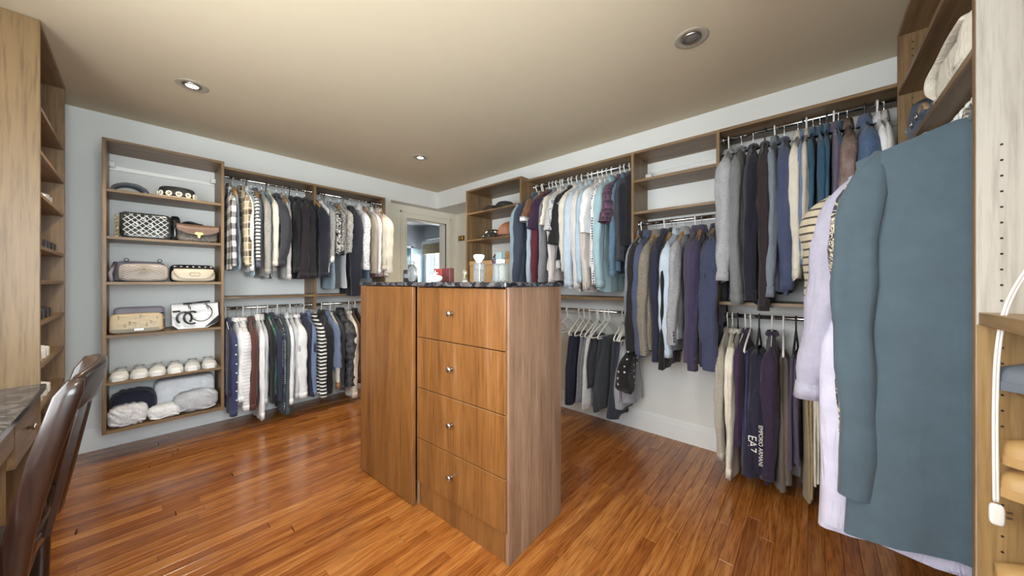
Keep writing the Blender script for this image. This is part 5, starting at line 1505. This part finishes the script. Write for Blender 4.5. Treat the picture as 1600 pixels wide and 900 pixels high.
p = bottle_at(0.20, 0.235); t = thing('crystal_bottle', 'faceted violet crystal stopper bottle behind the clear bottles', 'perfume', p, group='perfume bottles')
VCR = glass('violet_crystal', 'd2c8de', 0.05)
MB().lathe([(0.03, 0), (0.035, 0.02), (0.02, 0.06), (0.012, 0.075), (0.014, 0.080)], 8, p).build('body', VCR, t)
for k in range(7):
    a = 2 * PI * k / 7; MB().sel((p[0] + 0.02 * math.cos(a), p[1] + 0.05 * math.cos(a), CT + 0.11 + 0.025 * math.sin(a)), (0.018, 0.022, 0.02), 1.4, 1.4, 8, 4).build('facet', VCR, t)
p = bottle_at(0.06, 0.10); t = thing('perfume_bottle', 'wide clear glass perfume bottle with grey square cap', 'perfume', p, group='perfume bottles')
MB().box(p[0] - 0.02, p[0] + 0.02, p[1] - 0.033, p[1] + 0.033, CT, CT + 0.085, 0.005).build('body', PG, t)
MB().box(p[0] - 0.012, p[0] + 0.012, p[1] - 0.015, p[1] + 0.015, CT + 0.008, CT + 0.078, 0.004).build('perfume', LIQ, t)
MB().box(p[0] - 0.014, p[0] + 0.014, p[1] - 0.016, p[1] + 0.016, CT + 0.085, CT + 0.104, 0.002).build('collar', WGL, t)
MB().box(p[0] - 0.015, p[0] + 0.015, p[1] - 0.017, p[1] + 0.017, CT + 0.104, CT + 0.136, 0.002).build('cap', plain('grey_green_cap', '6d7f80', 0.4), t)

def smooth_path(p, k=6):
    out = []; P_ = [Vector(q) for q in p]; P_ = [P_[0]] + P_ + [P_[-1]]
    for i in range(1, len(P_) - 2):
        for j in range(k):
            s = j / k; a, b, c_, d = P_[i - 1:i + 3]
            out.append(0.5 * ((2 * b) + (c_ - a) * s + (2 * a - 5 * b + 4 * c_ - d) * s * s + (3 * b - a - 3 * c_ + d) * s ** 3))
    return out + [P_[-2]]

# ------------------------------------------------------------------ near right: bags on the high shelves, cord
t = thing('canvas_bag', 'slumped cream canvas bag on the high corner shelf', 'bag', (1.62, -0.42, 1.79))
def fnb(p):
    return [p[0] + 0.03 * math.sin(p[2] * 22), p[1] * (1 + 0.15 * math.sin(p[0] * 30 + p[2] * 18)), p[2] * (1 + 0.10 * math.sin(p[0] * 17 + 1)) + 0.02 * math.sin(p[0] * 40 + p[1] * 25)]
def slump(p):
    k = (p[0] + 0.24) / 0.48
    z_ = (p[2] + 0.11) * (1.0 - 0.72 * k) - 0.11 + 0.012 * math.sin(p[0] * 46 + p[1] * 30) * (p[2] > -0.05)
    return [p[0] + 0.02 * math.sin(p[2] * 30), p[1] * (1 + 0.12 * math.sin(p[0] * 34 + p[2] * 26)), z_]
MB().sel((1.72, -0.43, 1.79 + 0.11), (0.24, 0.11, 0.11), 0.55, 0.6, 60, 28, slump).build('body', fabric('cream'), t, True)
MB().tube(smooth_path([(1.84, -0.33, 1.83), (1.88, -0.32, 1.87), (1.87, -0.32, 1.915), (1.80, -0.33, 1.945), (1.70, -0.335, 1.965), (1.60, -0.34, 1.97)]), 0.020, 8, ry=0.35).build('handle', fabric('cream'), t, True)
t = thing('strap_bag', 'blue and tan bag with metal buckles at the far end of the corner shelf', 'bag', (2.16, -0.42, 1.79))
BLU = leather('steel_blue_leather', '55657c'); TANL = leather('tan_strap', 'a98b68')
MB().sel((2.16, -0.42, 1.79 + 0.075), (0.14, 0.10, 0.075), 0.5, 0.5, 32, 16, fnb).build('body', BLU, t, True)
MB().tube(arc((2.10, -0.335, 1.85), 0.06, 160, -40, 16), 0.010, 8, ry=0.4).build('strap', TANL, t, True)
MB().tube(arc((2.22, -0.325, 1.86), 0.05, 200, 20, 14), 0.010, 8, ry=0.4).build('strap', BLU, t, True)
for x in (2.08, 2.17, 2.25):
    MB().tube([(x + 0.014 * math.cos(2 * PI * k / 12), -0.312, 1.86 + 0.014 * math.sin(2 * PI * k / 12)) for k in range(12)], 0.003, 6, closed=True).build('buckle', STEEL, t, True)
t = thing('power_cord', 'white power cord hanging before the peg hole tower', 'cord', (1.30, -0.31, 0.66))
cp = [(1.15, -0.42, 1.40), (1.20, -0.385, 1.34), (1.255, -0.345, 1.24), (1.285, -0.322, 1.15), (1.295, -0.312, 1.05), (1.298, -0.309, 0.92), (1.297, -0.309, 0.78), (1.299, -0.310, 0.70)]
sp = smooth_path(cp)
MB().tube(sp, 0.0028, 8).tube([q + Vector((0.001, -0.0045, 0)) for q in sp], 0.0028, 8).build('cable', WHITEPL, t, True)
MB().sel((1.299, -0.313, 0.672), (0.007, 0.011, 0.024), 0.5, 0.5, 16, 10).build('plug', WHITEPL, t, True)
MB().box(1.297, 1.301, -0.334, -0.326, 0.668, 0.672).box(1.297, 1.301, -0.334, -0.326, 0.680, 0.684).build('prong', STEEL, t)
